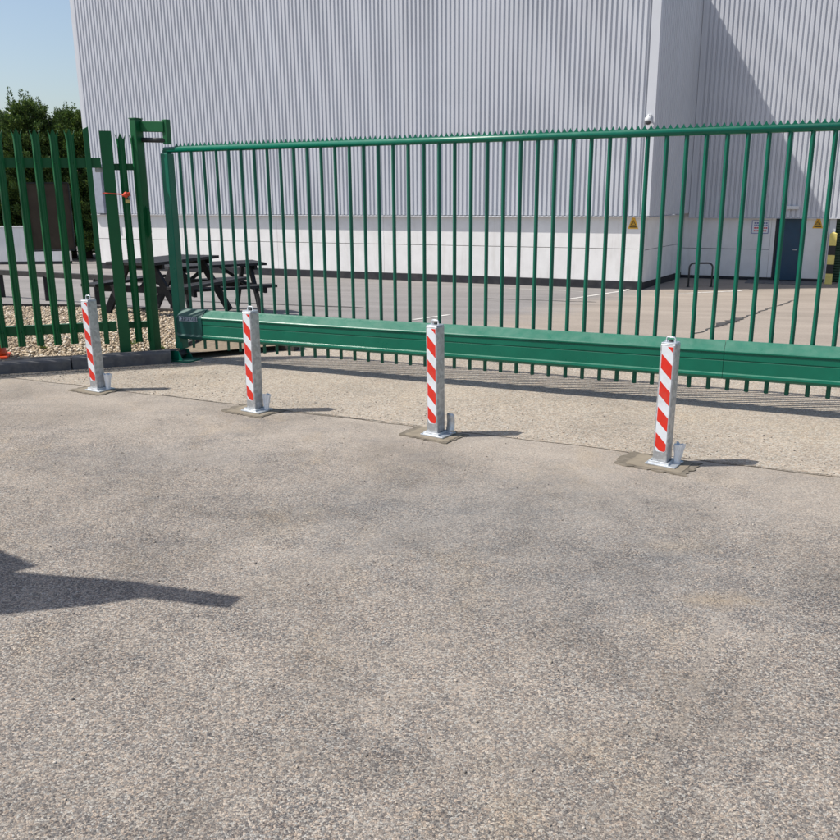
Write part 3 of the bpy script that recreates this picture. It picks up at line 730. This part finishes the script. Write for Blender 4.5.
# edging strips round the bed
def edging(name, p, q, h, w, mat, zoff=0.0):
    mb = MB(); mb.bar((p[0], p[1], gz(*p) + zoff), (q[0], q[1], gz(*q) + zoff), w, h); return tag(obj(name, mb, mat, bevel=0.004), kind='structure')
edging('timber_edging', (-10.5, 12.92), (-5.3, 13.18), 0.14, 0.06, M_edge, -0.03)
edging('timber_edging', (-5.3, 13.18), (-2.9, 12.43), 0.14, 0.06, M_edge, -0.03)
edging('timber_edging', (-2.87, 12.43), (-1.87, 10.6), 0.14, 0.06, M_edge, -0.03)
edging('timber_edging', (-1.87, 10.6), (-1.30, 8.99), 0.14, 0.06, M_edge, -0.03)
edging('timber_edging', (-2.36, 9.40), (-1.30, 8.94), 0.16, 0.07, M_edge, -0.05)
edging('timber_edging', (-2.40, 9.40), (-2.46, 8.82), 0.12, 0.05, M_edge, -0.04)

# kerb of separate stones along the fence
kb = tag(bpy.data.objects.new('kerb', None), kind='structure'); COL.objects.link(kb); kb.location = tuple(Fp(0, 0, 0)); kb.rotation_euler = (0, 0, FA)
random.seed(6)
me_k = None
for k in range(9):
    s1 = 0.42 - k * 0.915
    mb = MB(); mb.prism([(0, -0.10), (0.125, -0.10), (0.125, 0.105), (0.11, 0.12), (0, 0.12)], (0, 0, 0), (0, -1, 0), (0, 0, 1), (1, 0, 0), 0.907)
    if me_k is None: me_k = mb.mesh('kerb_stone'); me_k.materials.append(M_kerb)
    o = inst('kerb_stone', me_k, kb, (s1 - 0.907, -0.10 + random.uniform(-0.008, 0.008), random.uniform(-0.012, 0.004)), random.uniform(-0.006, 0.006))
    bv = o.modifiers.new('bevel', 'BEVEL'); bv.width = 0.008; bv.segments = 2

random.seed(41)
vs_ = []; n_ = 90
for k in range(n_ + 1):
    s_ = -7.5 + k * (8.0 / n_)
    for w_ in (0.115, -0.005 + random.uniform(-0.045, 0.035)):
        p = Fp(s_, w_, 0); vs_.append((p.x, p.y, 0.1065 + random.uniform(-0.004, 0.004)))
me = bpy.data.meshes.new('soil_strip'); me.from_pydata(vs_, [], [(2 * k, 2 * k + 1, 2 * k + 3, 2 * k + 2) for k in range(n_)])
tag(obj('soil_strip', me, M_edge), kind='structure')

# picnic tables
def picnic(x, y, rz, label):
    z0 = yz(x, y) + (0.0 if not inside(x, y, bed) else 0.085)
    r = thing('picnic_table', label, 'picnic table', (x, y, z0), rz, 'picnic tables in the yard')
    for k in range(5):
        mb = MB(); mb.box((0, -0.31 + k * 0.155, 0.755), (1.55, 0.145, 0.042)); obj('table_plank', mb, M_timber, r, bevel=0.004)
    for sg in (-1, 1):
        for k in range(2):
            mb = MB(); mb.box((0, sg * (0.66 + k * 0.135), 0.445), (1.55, 0.125, 0.042)); obj('seat_plank', mb, M_timber, r, bevel=0.004)
    for sx in (-0.55, 0.55):
        for sg in (-1, 1):
            mb = MB(); mb.bar((sx, sg * 0.20, 0.74), (sx, sg * 0.66, 0.0), 0.05, 0.10, (0, 1, 0)); obj('leg', mb, M_timber, r)
        mb = MB(); mb.box((sx + 0.05, 0, 0.385), (0.045, 1.62, 0.09)); obj('seat_bearer', mb, M_timber, r)
        mb = MB(); mb.box((sx + 0.05, 0, 0.705), (0.045, 0.72, 0.07)); obj('top_bearer', mb, M_timber, r)
        mb = MB(); mb.bar((sx * 0.95, 0, 0.42), (sx * 0.2, 0, 0.72), 0.045, 0.07, (0, 1, 0)); obj('brace', mb, M_timber, r)
    return r
picnic(-3.30, 13.95, rad(28), 'black timber picnic table seen through the left end of the gate')
picnic(-3.62, 12.45, rad(68), 'black timber picnic table partly behind the left fence posts')

# ------------------------------------------------------------------ palisade fence
fe = thing('palisade_fence', 'green steel palisade fence with pointed pales left of the gate', 'fence', tuple(FP), FA)
def pale_mesh(h, name='pale'):
    # W-section pale with a splayed triple-pointed head
    xs = (-0.034, -0.022, -0.008, 0.008, 0.022, 0.034); ds = (0.0, -0.016, -0.004, -0.004, -0.016, 0.0)
    rows = [(0.0, 1.0, 0), (h - 0.11, 1.0, 0), (h - 0.06, 1.14, 1), ]
    vs_ = []
    for z, k, _ in rows: vs_ += [(x * k, d, z) for x, d in zip(xs, ds)]
    fs = [(r * 6 + i, r * 6 + i + 1, (r + 1) * 6 + i + 1, (r + 1) * 6 + i) for r in range(2) for i in range(5)]
    b = len(vs_)
    vs_ += [(-0.047, 0.002, h - 0.012), (0.0, -0.006, h), (0.047, 0.002, h - 0.012)]
    fs += [(12, 13, b), (13, 14, b + 1), (14, 15, b + 1), (15, 16, b + 1), (16, 17, b + 2)]
    me = bpy.data.meshes.new(name); me.from_pydata(vs_, [], fs); me.materials.append(M_pal)
    bm = bmesh.new(); bm.from_mesh(me)
    g = bmesh.ops.solidify(bm, geom=bm.faces[:], thickness=0.003); bmesh.ops.recalc_face_normals(bm, faces=bm.faces); bm.to_mesh(me); bm.free()
    return me
me_pale = pale_mesh(1.97)
def bolt(parent, x, z):
    mb = MB(); mb.lathe([(0.010, 0), (0.010, 0.006), (0.004, 0.009)], (0, 0, 0), 8)
    o = obj('bolt', mb, M_pal, parent); o.rotation_euler = (rad(90), 0, 0); o.location = (x, -0.006, z); return o
s_list = [-0.174, -0.306, -0.454, -0.605, -0.757, -0.920] + [-0.920 - 0.155 * k for k in range(1, 22)]
for s in s_list[1:]:
    o = inst('pale', me_pale, fe, (s, -0.045, 0.222), random.uniform(-0.03, 0.03)); o.rotation_euler.y = random.uniform(-0.006, 0.006)
for s in s_list[1:8]:
    for z in (1.895, 0.365): o = bolt(fe, s, z); o.location.y = -0.050
# angle rails
for z in (1.895, 0.365):
    mb = MB(); mb.box((-2.05, 0.0, z), (3.98, 0.006, 0.09)).box((-2.05, 0.024, z + 0.042), (3.98, 0.044, 0.006)); obj('rail', mb, M_pal, fe)
# flat end strap of the fence and the broad post
mb = MB(); mb.prism([(-0.024, 0.20), (0.024, 0.20), (0.024, 2.215), (-0.024, 2.19)], (-0.165, -0.012, 0), (1, 0, 0), (0, 0, 1), (0, -1, 0), 0.02); obj('end_strap', mb, M_pal, fe, bevel=0.003)
def ibeam(x, y, z0, z1, w, d, rz, name='post', mat=None, parent=fe):
    t_ = 0.008
    m = Matrix.Rotation(rz, 3, 'Z'); mb = MB()
    for q, sz in (((0, -d / 2, 0), (w, t_, 1)), ((0, d / 2, 0), (w, t_, 1)), ((0, 0, 0), (t_, d - t_ - 0.001, 1))):
        c_ = m @ Vector(q); mb.box((x + c_.x, y + c_.y, (z0 + z1) / 2), (sz[0], sz[1], z1 - z0), rz)
    return obj(name, mb, mat or M_pal, parent)
ibeam(0.0, 0.05, -0.2, 2.18, 0.105, 0.10, 0)
ibeam(-2.6, 0.07, -0.2, 2.05, 0.105, 0.10, 0)
# infill between the broad post and the gate post
for s in (0.135, 0.255):
    o = inst('pale', me_pale, fe, (s, 0.02, 0.195), random.uniform(-0.05, 0.05)); o.rotation_euler.y = random.uniform(-0.008, 0.008)
for z in (1.86, 0.36):
    mb = MB(); mb.box((0.18, 0.06, z), (0.28, 0.006, 0.06)).box((0.18, 0.08, z + 0.027), (0.28, 0.04, 0.006)); obj('infill_rail', mb, M_pal, fe)
mb = MB(); mb.box((-0.07, 0.055, 1.835), (0.10, 0.05, 0.045)); obj('clamp', mb, M_galv, fe, bevel=0.004)

bs = thing('sign_board', 'brown board fixed behind the pales of the palisade fence', 'board', tuple(Fp(-0.555, -0.04, 1.42)), FA)
mb = MB(); mb.box((0, 0.012, -0.01), (0.365, 0.008, 0.60)); obj('board', mb, M_board, bs)
mb = MB()
for cx, cz, sx, sz in ((0, 0.297, 0.375, 0.012), (0, -0.317, 0.375, 0.012), (-0.187, -0.01, 0.012, 0.602), (0.187, -0.01, 0.012, 0.602)): mb.box((cx, 0.006, cz), (sx, 0.022, sz))
obj('edge_frame', mb, M_dark_metal, bs)

# cord and padlock
rp = thing('red_cord', 'thin red cord tied between the broad green post and the pale beside it', 'cord', tuple(Fp(0.0, 0.03, 1.61)), FA)
mb = MB(); mb.tube([(-0.07, 0.02, 0.012), (-0.05, -0.035, 0.012), (0.03, -0.036, 0.006), (0.09, -0.03, 0.0), (0.14, -0.015, -0.004)], 0.006, 7); obj('strand', mb, M_rope, rp, smooth=True)
mb = MB(); mb.lathe([(0.005, -0.03), (0.02, -0.015), (0.026, 0.0), (0.018, 0.018), (0.004, 0.028)], (0.135, -0.03, -0.005), 10); mb.tube([(0.10, -0.03, -0.01), (0.175, -0.03, 0.004)], [0.012, 0.018], 8); obj('knot', mb, M_rope, rp, smooth=True)
pk = thing('padlock', 'small brass padlock hanging below the red cord', 'padlock', tuple(Fp(0.145, 0.06, 1.545)), FA)
mb = MB(); mb.box((0, 0, 0), (0.04, 0.018, 0.034)); obj('body', mb, M_brass, pk, bevel=0.003)
mb = MB(); mb.tube([(-0.012, 0, 0.015), (-0.012, 0, 0.035), (0, 0, 0.047), (0.012, 0, 0.035), (0.012, 0, 0.015)], 0.003, 8); obj('shackle', mb, M_galv, pk, smooth=True)

# ------------------------------------------------------------------ gate catch post
gp_ = thing('gate_catch_post', 'tall green steel post with an arm bridging over the left end of the gate', 'gate post', tuple(G(-0.40, 0.10, 0)), GA)
mb = MB(); mb.box((0, 0, 1.11), (0.07, 0.10, 2.36)); obj('post', mb, M_pal, gp_, bevel=0.006)
mb = MB(); mb.box((0, 0, 2.294), (0.078, 0.108, 0.008)); obj('cap', mb, M_pal, gp_)
mb = MB(); mb.bar((0.035, 0.035, 2.225), (0.285, 0.06, 2.215), 0.05, 0.095); obj('arm', mb, M_pal, gp_, bevel=0.004)
mb = MB(); mb.box((0.29, 0.075, 2.17), (0.055, 0.06, 0.22)); obj('drop_stub', mb, M_pal, gp_, bevel=0.004)
mb = MB(); mb.tube([(0.035, 0.03, 2.105), (0.28, 0.06, 2.095)], 0.022, 10); obj('guide_roller', mb, M_dark_metal, gp_, smooth=True)
mb = MB(); mb.box((0, -0.0, 0.012), (0.20, 0.24, 0.02)); obj('foot_plate', mb, M_pal, gp_)
mb = MB(); mb.prism([(0.036, 1.2), (0.075, 1.25), (0.075, 1.45), (0.036, 1.5)], (0, -0.004, 0), (1, 0, 0), (0, 0, 1), (0, 1, 0), 0.008); obj('strike_plate', mb, M_pal, gp_)

# ------------------------------------------------------------------ sliding gate
ga = thing('sliding_gate', 'long green cantilever sliding gate with round bars and deep bottom beam', 'gate', tuple(GP), GA)
S_END = 6.9
mb = MB(); q = 0.0128; r_ = 0.0098
mb.prism([(-r_, -q), (r_, -q), (q, -r_), (q, r_), (r_, q), (-r_, q), (-q, r_), (-q, -r_)], (0, 0, 0.135), (1, 0, 0), (0, 1, 0), (0, 0, 1), 1.86)
me_bar = mb.mesh('bar'); me_bar.materials.append(M_gbar)
PIT = 0.13924; nbar = int(S_END / PIT)
random.seed(9)
for i in range(nbar):
    inst('bar', me_bar, ga, (i * PIT + random.uniform(-0.002, 0.002), 0, 0), rad(45) + random.uniform(-0.06, 0.06))
mb = MB(); mb.tube([(-0.17, 0, 2.012), (S_END, 0, 2.012)], 0.0265, 18); obj('top_rail', mb, M_gate, ga, smooth=True)
mb = MB(); nt = int((S_END + 0.05) / 0.0464); zb = 2.030; top_ = []
for i in range(nt):
    x = -0.05 + i * 0.0464
    top_ += [(x, zb + 0.010), (x + 0.010, zb + 0.016), (x + 0.0232, zb + 0.041), (x + 0.0364, zb + 0.016)]
top_.append((-0.05 + nt * 0.0464, zb + 0.010)); nn = len(top_); vs_ = []
for yy in (-0.0015, 0.0015):
    vs_ += [(x, yy, zb) for x, z in top_] + [(x, yy, z) for x, z in top_]
fs = []
for i in range(nn - 1):
    fs += [(i, i + 1, nn + i + 1, nn + i), (2 * nn + i, 2 * nn + i + 1, 3 * nn + i + 1, 3 * nn + i), (nn + i, nn + i + 1, 3 * nn + i + 1, 3 * nn + i), (i, i + 1, 2 * nn + i + 1, 2 * nn + i)]
mb.add(vs_, fs)
obj('spike_strip', mb, M_gate, ga)
# deep bottom beam
prof = [(0.022, 0.520), (0.040, 0.520), (0.050, 0.512), (0.124, 0.462), (0.131, 0.455), (0.131, 0.447), (0.120, 0.443), (0.120, 0.436), (0.124, 0.433), (0.124, 0.392), (0.117, 0.389), (0.117, 0.384), (0.124, 0.381),
        (0.124, 0.292), (0.136, 0.284), (0.138, 0.268), (0.128, 0.254), (0.092, 0.238), (0.022, 0.238)]
def beam(s0, s1, grow=0.0):
    mb = MB(); c_ = (0.08, 0.38)
    pr = [((w - c_[0]) * (1 + grow) + c_[0], (z - c_[1]) * (1 + grow) + c_[1]) for w, z in prof]
    return mb.prism(pr, (s0, 0, 0), (0, -1, 0), (0, 0, 1), (1, 0, 0), s1 - s0)
obj('bottom_beam', beam(0.215, 4.98), M_gate, ga)
obj('bottom_beam', beam(4.983, S_END), M_gate, ga)
capp = [(0.020, 0.525), (0.048, 0.524), (0.122, 0.468), (0.130, 0.452), (0.130, 0.290), (0.140, 0.272), (0.128, 0.248), (0.090, 0.232), (0.020, 0.232)]
mb = MB(); c_ = (0.08, 0.38); ring = []
for s_, k in ((-0.095, 0.80), (-0.075, 0.97), (-0.055, 1.0), (0.216, 1.0)):
    ring.append([(s_, -((w - c_[0]) * k + c_[0]), (z - c_[1]) * k + c_[1]) for w, z in capp])
n_ = len(capp); vs_ = [p for r in ring for p in r]
mb.add(vs_, [tuple(range(n_)), tuple(3 * n_ + k for k in range(n_))] + [(r * n_ + k, r * n_ + (k + 1) % n_, (r + 1) * n_ + (k + 1) % n_, (r + 1) * n_ + k) for r in range(3) for k in range(n_)])
cap = obj('beam_end_cap', mb, M_gate_cap, ga)
# maker's plate with small blocky lettering
mb = MB(); mb.box((0.060, -0.1315, 0.440), (0.215, 0.002, 0.044)); pl = obj('name_plate', mb, simple('plate_blue_grey', (0.045, 0.075, 0.105), 0.4), cap)
mb = MB()
for cx, cz, sx, sz in ((0.060, 0.4605, 0.215, 0.003), (0.060, 0.4195, 0.215, 0.003), (-0.046, 0.44, 0.003, 0.038), (0.166, 0.44, 0.003, 0.038)): mb.box((cx, -0.133, cz), (sx, 0.0012, sz))
obj('plate_border', mb, M_label, cap)
mb = MB()
mb.prism([(-0.036, 0.44), (-0.024, 0.455), (-0.012, 0.44), (-0.024, 0.425)], (0, -0.1327, 0), (1, 0, 0), (0, 0, 1), (0, -1, 0), 0.0012)
for k in range(6):
    x = 0.004 + k * 0.026
    mb.box((x, -0.1333, 0.44), (0.004, 0.0012, 0.026)); mb.box((x + 0.008, -0.1333, 0.452), (0.011, 0.0012, 0.004))
    if k % 2: mb.box((x + 0.008, -0.1333, 0.428), (0.011, 0.0012, 0.004))
    if k % 3 != 1: mb.box((x + 0.0075, -0.1333, 0.44), (0.008, 0.0012, 0.004))
    if k % 3 == 1: mb.box((x + 0.0155, -0.1333, 0.44), (0.004, 0.0012, 0.026))
obj('plate_lettering', mb, M_label, cap)
# uprights
mb = MB(); mb.box((-0.155, 0.01, 1.05), (0.085, 0.095, 1.86)); obj('end_upright', mb, M_gate, ga, bevel=0.006)
mb = MB(); mb.box((-0.155, 0.01, 1.985), (0.06, 0.06, 0.05)); obj('upright_head', mb, M_gate, ga, bevel=0.004)
mb = MB(); mb.box((-0.105, -0.035, 0.32), (0.012, 0.10, 0.25)); obj('beam_bracket', mb, M_gate, ga)
mb = MB(); mb.box((S_END + 0.04, 0.01, 1.09), (0.085, 0.095, 1.9)); obj('end_upright', mb, M_gate, ga, bevel=0.006)
# floor catch
fc_ = thing('gate_floor_catch', 'small green floor bracket under the left end of the gate', 'bracket', tuple(G(-0.17, 0.02, 0.004)), GA)
mb = MB(); mb.box((0.02, 0, 0.006), (0.34, 0.22, 0.012)); obj('base_plate', mb, M_gate, fc_)
for sg in (-1, 1):
    mb = MB(); mb.prism([(-0.10, 0.012), (0.10, 0.012), (0.05, 0.105), (-0.05, 0.105)], (0, sg * 0.07, 0), (1, 0, 0), (0, 0, 1), (0, sg, 0), 0.01); obj('side_plate', mb, M_gate, fc_)
mb = MB(); mb.tube([(0, -0.07, 0.06), (0, 0.07, 0.06)], 0.035, 16); obj('roller', mb, M_dark_metal, fc_)

# ------------------------------------------------------------------ bollards
def clip(poly, z0, z1):
    def half(p, keep, zc):
        o = []
        for i in range(len(p)):
            a, b = p[i], p[(i + 1) % len(p)]
            if keep(a[1]): o.append(a)
            if keep(a[1]) != keep(b[1]):
                t_ = (zc - a[1]) / (b[1] - a[1]); o.append((a[0] + (b[0] - a[0]) * t_, zc))
        return o
    p = half(poly, lambda z: z >= z0, z0)
    return half(p, lambda z: z <= z1, z1) if p else p
BW, BH = 0.090, 0.755
def bollard(x, y, rz, h, label, flap_ang, flap_mat, lean=(0, 0)):
    r = thing('bollard', label, 'bollard', (x, y, 0.004), rz, 'bollards in a row before the gate')
    r.rotation_euler = (lean[0], lean[1], rz)
    k = h / BH
    mb = MB(); mb.box((0, 0, h / 2 - 0.05), (BW, BW, h + 0.1 - 0.012)); obj('post', mb, M_galv, r, bevel=0.007, seg=3)
    mb = MB(); mb.box((0, 0, h - 0.003), (BW - 0.006, BW - 0.006, 0.010)); obj('cap', mb, M_zinc, r, bevel=0.003)
    mb = MB(); mb.tube([(-0.026, 0, h), (-0.026, 0, h + 0.022), (-0.020, 0, h + 0.030), (0.020, 0, h + 0.030), (0.026, 0, h + 0.022), (0.026, 0, h)], 0.0045, 8); obj('lifting_handle', mb, M_zinc, r, smooth=True)
    mb = MB(); mb.lathe([(0.013, 0), (0.013, 0.012), (0.009, 0.014)], (0.0, 0.005, h + 0.001), 14); obj('lock_barrel', mb, M_dark_metal, r)
    tw = 0.070; z0, z1 = 0.088 * k, 0.738 * k
    mb = MB(); mb.prism([(-tw / 2 + 0.012, z0), (tw / 2 - 0.012, z0), (tw / 2, z0 + 0.012), (tw / 2, z1), (-tw / 2, z1), (-tw / 2, z0 + 0.03)], (0, -BW / 2, 0), (1, 0, 0), (0, 0, 1), (0, -1, 0), 0.0012)
    tp = obj('reflective_tape', mb, M_white_tape, r)
    for j in range(-1, 4):
        zt = (0.690 - 0.161 * j) * k; hh = 0.085 * k; dr = 0.066 * k; m_ = tw / 2 - 0.002
        poly = clip([(-m_, zt), (m_, zt - dr), (m_, zt - dr - hh), (-m_, zt - hh)], z0 + 0.004, z1 - 0.004)
        if len(poly) < 3: continue
        if j == 3: poly = clip([(-m_, zt), (m_, zt - dr), (m_, z0 + 0.012), (m_ - 0.012, z0 + 0.004), (-m_ + 0.03, z0 + 0.006), (-m_, zt - hh)], z0, z1)
        mb = MB(); mb.prism(poly, (0, -BW / 2 - 0.0012, 0), (1, 0, 0), (0, 0, 1), (0, -1, 0), 0.0008); obj('red_stripe', mb, M_red_tape, tp)
    # flange with its raised rim, locking flap on the far right
    mb = MB(); mb.box((0.015, 0.005, 0.010), (0.185, 0.165, 0.010)); obj('base_plate', mb, M_zinc, r, bevel=0.003)
    mb = MB()
    for cx, cy, sx, sy in ((0, -0.056, 0.124, 0.010), (0, 0.056, 0.124, 0.010), (-0.057, 0, 0.010, 0.100), (0.057, 0, 0.010, 0.100)): mb.box((cx, cy, 0.021), (sx, sy, 0.016))
    obj('socket_rim', mb, M_zinc, r, bevel=0.002)
    mb = MB(); vs_ = []
    if flap_mat is M_galv:
        nn = 8
        for i in range(nn):
            a = i / (nn - 1); u = 0.012 + a * 0.128
            oy = math.sin(flap_ang) * u + 0.012 * math.sin(a * 3.1); oz = math.cos(flap_ang) * u + 0.012
            hw = 0.030 - 0.007 * (a > 0.9)
            for sg in (-1, 1): vs_.append((0.086 + sg * hw, 0.040 + oy, oz))
        mb.add(vs_, [(2 * i, 2 * i + 1, 2 * i + 3, 2 * i + 2) for i in range(nn - 1)])
        o = obj('locking_flap', mb, M_zinc, r, smooth=True); sd = o.modifiers.new('solid', 'SOLIDIFY'); sd.thickness = 0.005; sd.offset = 0
    else:
        # crumpled plastic sleeve left round the locking lug, narrow at the foot and flaring upwards
        nn, mm = 7, 18; rq = random.Random(int(flap_ang * 1000))
        jit = [rq.uniform(-0.35, 0.35) for _ in range(mm)]
        for i in range(nn):
            a = i / (nn - 1); z = 0.012 + a * (0.115 + 0.05 * flap_ang)
            for k2 in range(mm):
                an = 2 * math.pi * k2 / mm; rr = (0.018 + 0.015 * a ** 1.3) * (1 + jit[k2] * (0.35 + 0.65 * a) + rq.uniform(-0.10, 0.10))
                zz = z + (0.022 * jit[(k2 + 5) % mm] if i == nn - 1 else rq.uniform(-0.004, 0.004))
                vs_.append((0.080 + 0.012 * a + rr * math.cos(an), 0.035 + 0.75 * rr * math.sin(an), zz))
        mb.add(vs_, [(i * mm + k2, i * mm + (k2 + 1) % mm, (i + 1) * mm + (k2 + 1) % mm, (i + 1) * mm + k2) for i in range(nn - 1) for k2 in range(mm)])
        o = obj('plastic_sleeve', mb, M_wrap, r); sd = o.modifiers.new('solid', 'SOLIDIFY'); sd.thickness = 0.0015; sd.offset = 0
    mb = MB(); mb.tube([(0.055, 0.042, 0.018), (0.115, 0.042, 0.018)], 0.007, 10); obj('flap_hinge', mb, M_zinc, r, smooth=True)
    return r
bpos = [(-2.725, 7.125, rad(-31), 0.77, 'striped steel bollard farthest left, in front of the palisade fence', 0.28, M_zinc, (0.004, -0.006)),
        (-1.254, 6.36, rad(-33), 0.765, 'striped steel bollard second from left, before the name plate end of the beam', 0.21, M_zinc, (-0.005, 0.004)),
        (0.108, 5.65, rad(-36), 0.755, 'striped steel bollard third from left, near the middle of the gate', 0.05, M_galv, (0.003, -0.003)),
        (1.460, 4.965, rad(-35), 0.745, 'striped steel bollard nearest the camera, farthest right of the row', 0.10, M_zinc, (0.004, 0.012))]
random.seed(21)
for i, (x, y, rz, h, lb, fa, fm, ln) in enumerate(bpos):
    bollard(x, y, rz, h, lb, fa, fm, ln)
    # squarish collar of newer concrete round the socket, in a ragged darker cut-out
    ca, sa = math.cos(rz), math.sin(rz)
    def ringpts(hx, hy, jit, ox, oy, n_=56):
        out = []
        for k in range(n_):
            a = 2 * math.pi * k / n_; c_, s_ = math.cos(a), math.sin(a)
            q = 1 / max(abs(c_) / hx, abs(s_) / hy) * (1 + random.uniform(-jit, jit))
            ux, uy = c_ * q + ox, s_ * q + oy
            out.append((x + ux * ca - uy * sa, y + ux * sa + uy * ca))
        return out
    def patch(name, pts, zc, zr, mat):
        n_ = len(pts); bm = bmesh.new(); cv = bm.verts.new((x, y, zc)); ring = [bm.verts.new((px, py, zr + random.uniform(-0.0012, 0.0012))) for px, py in pts]
        low = [bm.verts.new((x + (px - x) * 1.015, y + (py - y) * 1.015, -0.006)) for px, py in pts]
        for k in range(n_):
            bm.faces.new((cv, ring[k], ring[(k + 1) % n_])); bm.faces.new((ring[k], low[k], low[(k + 1) % n_], ring[(k + 1) % n_]))
        me = bpy.data.meshes.new(name); bm.to_mesh(me); bm.free()
        return tag(obj(name, me, mat), kind='structure')
    ex = (0.0, 0.015, 0.01, 0.03)[i]
    patch('cut_out_edge', ringpts(0.195 + ex, 0.128 + ex * 0.6, 0.075, -0.03, -0.005), 0.0062, 0.0062, M_cut)
    patch('concrete_collar', ringpts(0.170, 0.118, 0.022, -0.012, -0.005), 0.0105, 0.0085, M_conc)

# ------------------------------------------------------------------ traffic cone at the left edge
cn = thing('traffic_cone', 'orange and white traffic cone at the left edge behind the fence', 'cone', (-4.115, 8.235, gz(-4.115, 8.235)), 0.3)
mb = MB(); mb.box((0, 0, 0.015), (0.25, 0.25, 0.03)); obj('base', mb, M_cone_r, cn, bevel=0.01)
mb = MB(); mb.lathe([(0.115, 0.03), (0.105, 0.06), (0.087, 0.14)], (0, 0, 0)); obj('lower_cone', mb, M_cone_r, cn, smooth=True)
mb = MB(); mb.lathe([(0.089, 0.14), (0.055, 0.34)], (0, 0, 0)); obj('reflective_sleeve', mb, M_cone_w, cn, smooth=True)
mb = MB(); mb.lathe([(0.053, 0.34), (0.030, 0.47), (0.024, 0.48)], (0, 0, 0)); obj('cone_tip', mb, M_cone_r, cn, smooth=True)

# ------------------------------------------------------------------ weeds in the gravel
M_weed = foliage_mat('weed_leaves', (0.06, 0.10, 0.015), (0.13, 0.18, 0.03), (0.22, 0.26, 0.05))
def weed(x, y, label, seed, n=26, sz=0.07):
    rg = random.Random(seed); mb = MB()
    for k in range(n):
        a = rg.uniform(0, 6.28); el = rg.uniform(0.2, 1.2); l_ = sz * rg.uniform(0.6, 1.4); w_ = l_ * rg.uniform(0.16, 0.28)
        d = Vector((math.cos(a) * math.cos(el), math.sin(a) * math.cos(el), math.sin(el))); sd = Vector((-math.sin(a), math.cos(a), 0))
        b = Vector((rg.uniform(-.03, .03), rg.uniform(-.03, .03), 0))
        mb.add([b, b + d * l_ * 0.5 + sd * w_, b + d * l_ - Vector((0, 0, l_ * 0.2)), b + d * l_ * 0.5 - sd * w_], [(0, 1, 2, 3)])
    o = obj('weed', mb, M_weed, loc=(x, y, gz(x, y))); return tag(o, label, 'weed', 'weeds in the gravel')
weed(-2.62, 8.62, 'yellow green weed by the foot of the gate catch post', 3)
weed(-3.0, 8.95, 'small green weed behind the broad green post', 5, 20, 0.06)
weed(-3.86, 8.75, 'small green weed behind the left pales of the fence', 7, 18, 0.055)

# ------------------------------------------------------------------ broken crack along the edge of the surfacing
random.seed(17)
for s0, s1, wd in ((1.45, 1.95, 0.005), (2.75, 3.5, 0.008), (3.55, 3.8, 0.005), (5.75, 6.6, 0.006)):
    p0, p1 = jline(s0, random.uniform(-0.02, 0.01)), jline(s1, random.uniform(-0.02, 0.01))
    ground_strip('crack', p0, p1, wd, M_tar, off=0.0085, n=int((s1 - s0) / 0.04), wob=0.006)

# ------------------------------------------------------------------ grit on the tarmac
rg = random.Random(31); pts = []
for k in range(2600):
    u = rg.random()
    if u < 0.45:
        s = rg.uniform(-0.5, 6.6); w = abs(rg.gauss(0, 0.5)); p = J0 + JD * s + JI * w * 0.9; z = 0.006
    elif u < 0.7:
        p = Fp(rg.uniform(-2, 0.5), 0.24 + abs(rg.gauss(0, 0.10)), 0); z = 0.006
    else:
        p = Vector((rg.uniform(-3, 3.2), rg.uniform(1.6, 6.5), 0)); z = 0.002
    pts.append((p.x, p.y, z))
tag(pebbles('loose_grit', pts, 0.002, 0.0065, M_grit, 12, 0.7), 'loose grit scattered over the tarmac', 'grit', kind='stuff')

# ------------------------------------------------------------------ invented post and arm, unseen at left, shaped to cast the long road shadow
off = Vector((L.x / -L.z, L.y / -L.z, 0))
ZA = 2.35
ap = thing('shadow_caster', 'invented green post and arm, unseen at left, shaped to cast the road shadow', 'post', (-4.05, 3.25, 0.0))
def armpoly(pts): return [(x - off.x * ZA + 4.05, y - off.y * ZA - 3.25) for x, y in pts]  # wanted shadow outline carried back along the sun to arm height
main = [(-2.35, 3.56), (-1.784, 3.495), (-1.25, 3.395), (-0.738, 3.234), (-0.775, 3.138), (-1.139, 3.235), (-1.32, 3.173), (-1.667, 3.094), (-2.35, 2.98)]
mb = MB(); mb.prism(armpoly(main), (0, 0, ZA - 0.02), (1, 0, 0), (0, 1, 0), (0, 0, 1), 0.03); obj('shadow_arm', mb, M_pal, ap, bevel=0.003)
fin = [(-2.35, 3.97), (-1.97, 3.74), (-1.714, 3.557), (-1.80, 3.495), (-2.35, 3.55)]
mb = MB(); mb.prism(armpoly(fin), (0, 0, ZA - 0.018), (1, 0, 0), (0, 1, 0), (0, 0, 1), 0.026); obj('shadow_fin', mb, M_pal, ap, bevel=0.003)
mb = MB(); mb.box((0, 0.0, 1.2), (0.14, 0.14, 2.5)); obj('post', mb, M_pal, ap, bevel=0.008)
mb = MB(); mb.box((0, 0, 0.012), (0.30, 0.30, 0.024)); obj('foot_plate', mb, M_pal, ap)
mb = MB(); mb.prism([(0.07, 2.0), (0.5, 2.32), (0.07, 2.32)], (0, -0.01, 0), (1, 0, 0), (0, 0, 1), (0, 1, 0), 0.02); obj('gusset', mb, M_pal, ap)
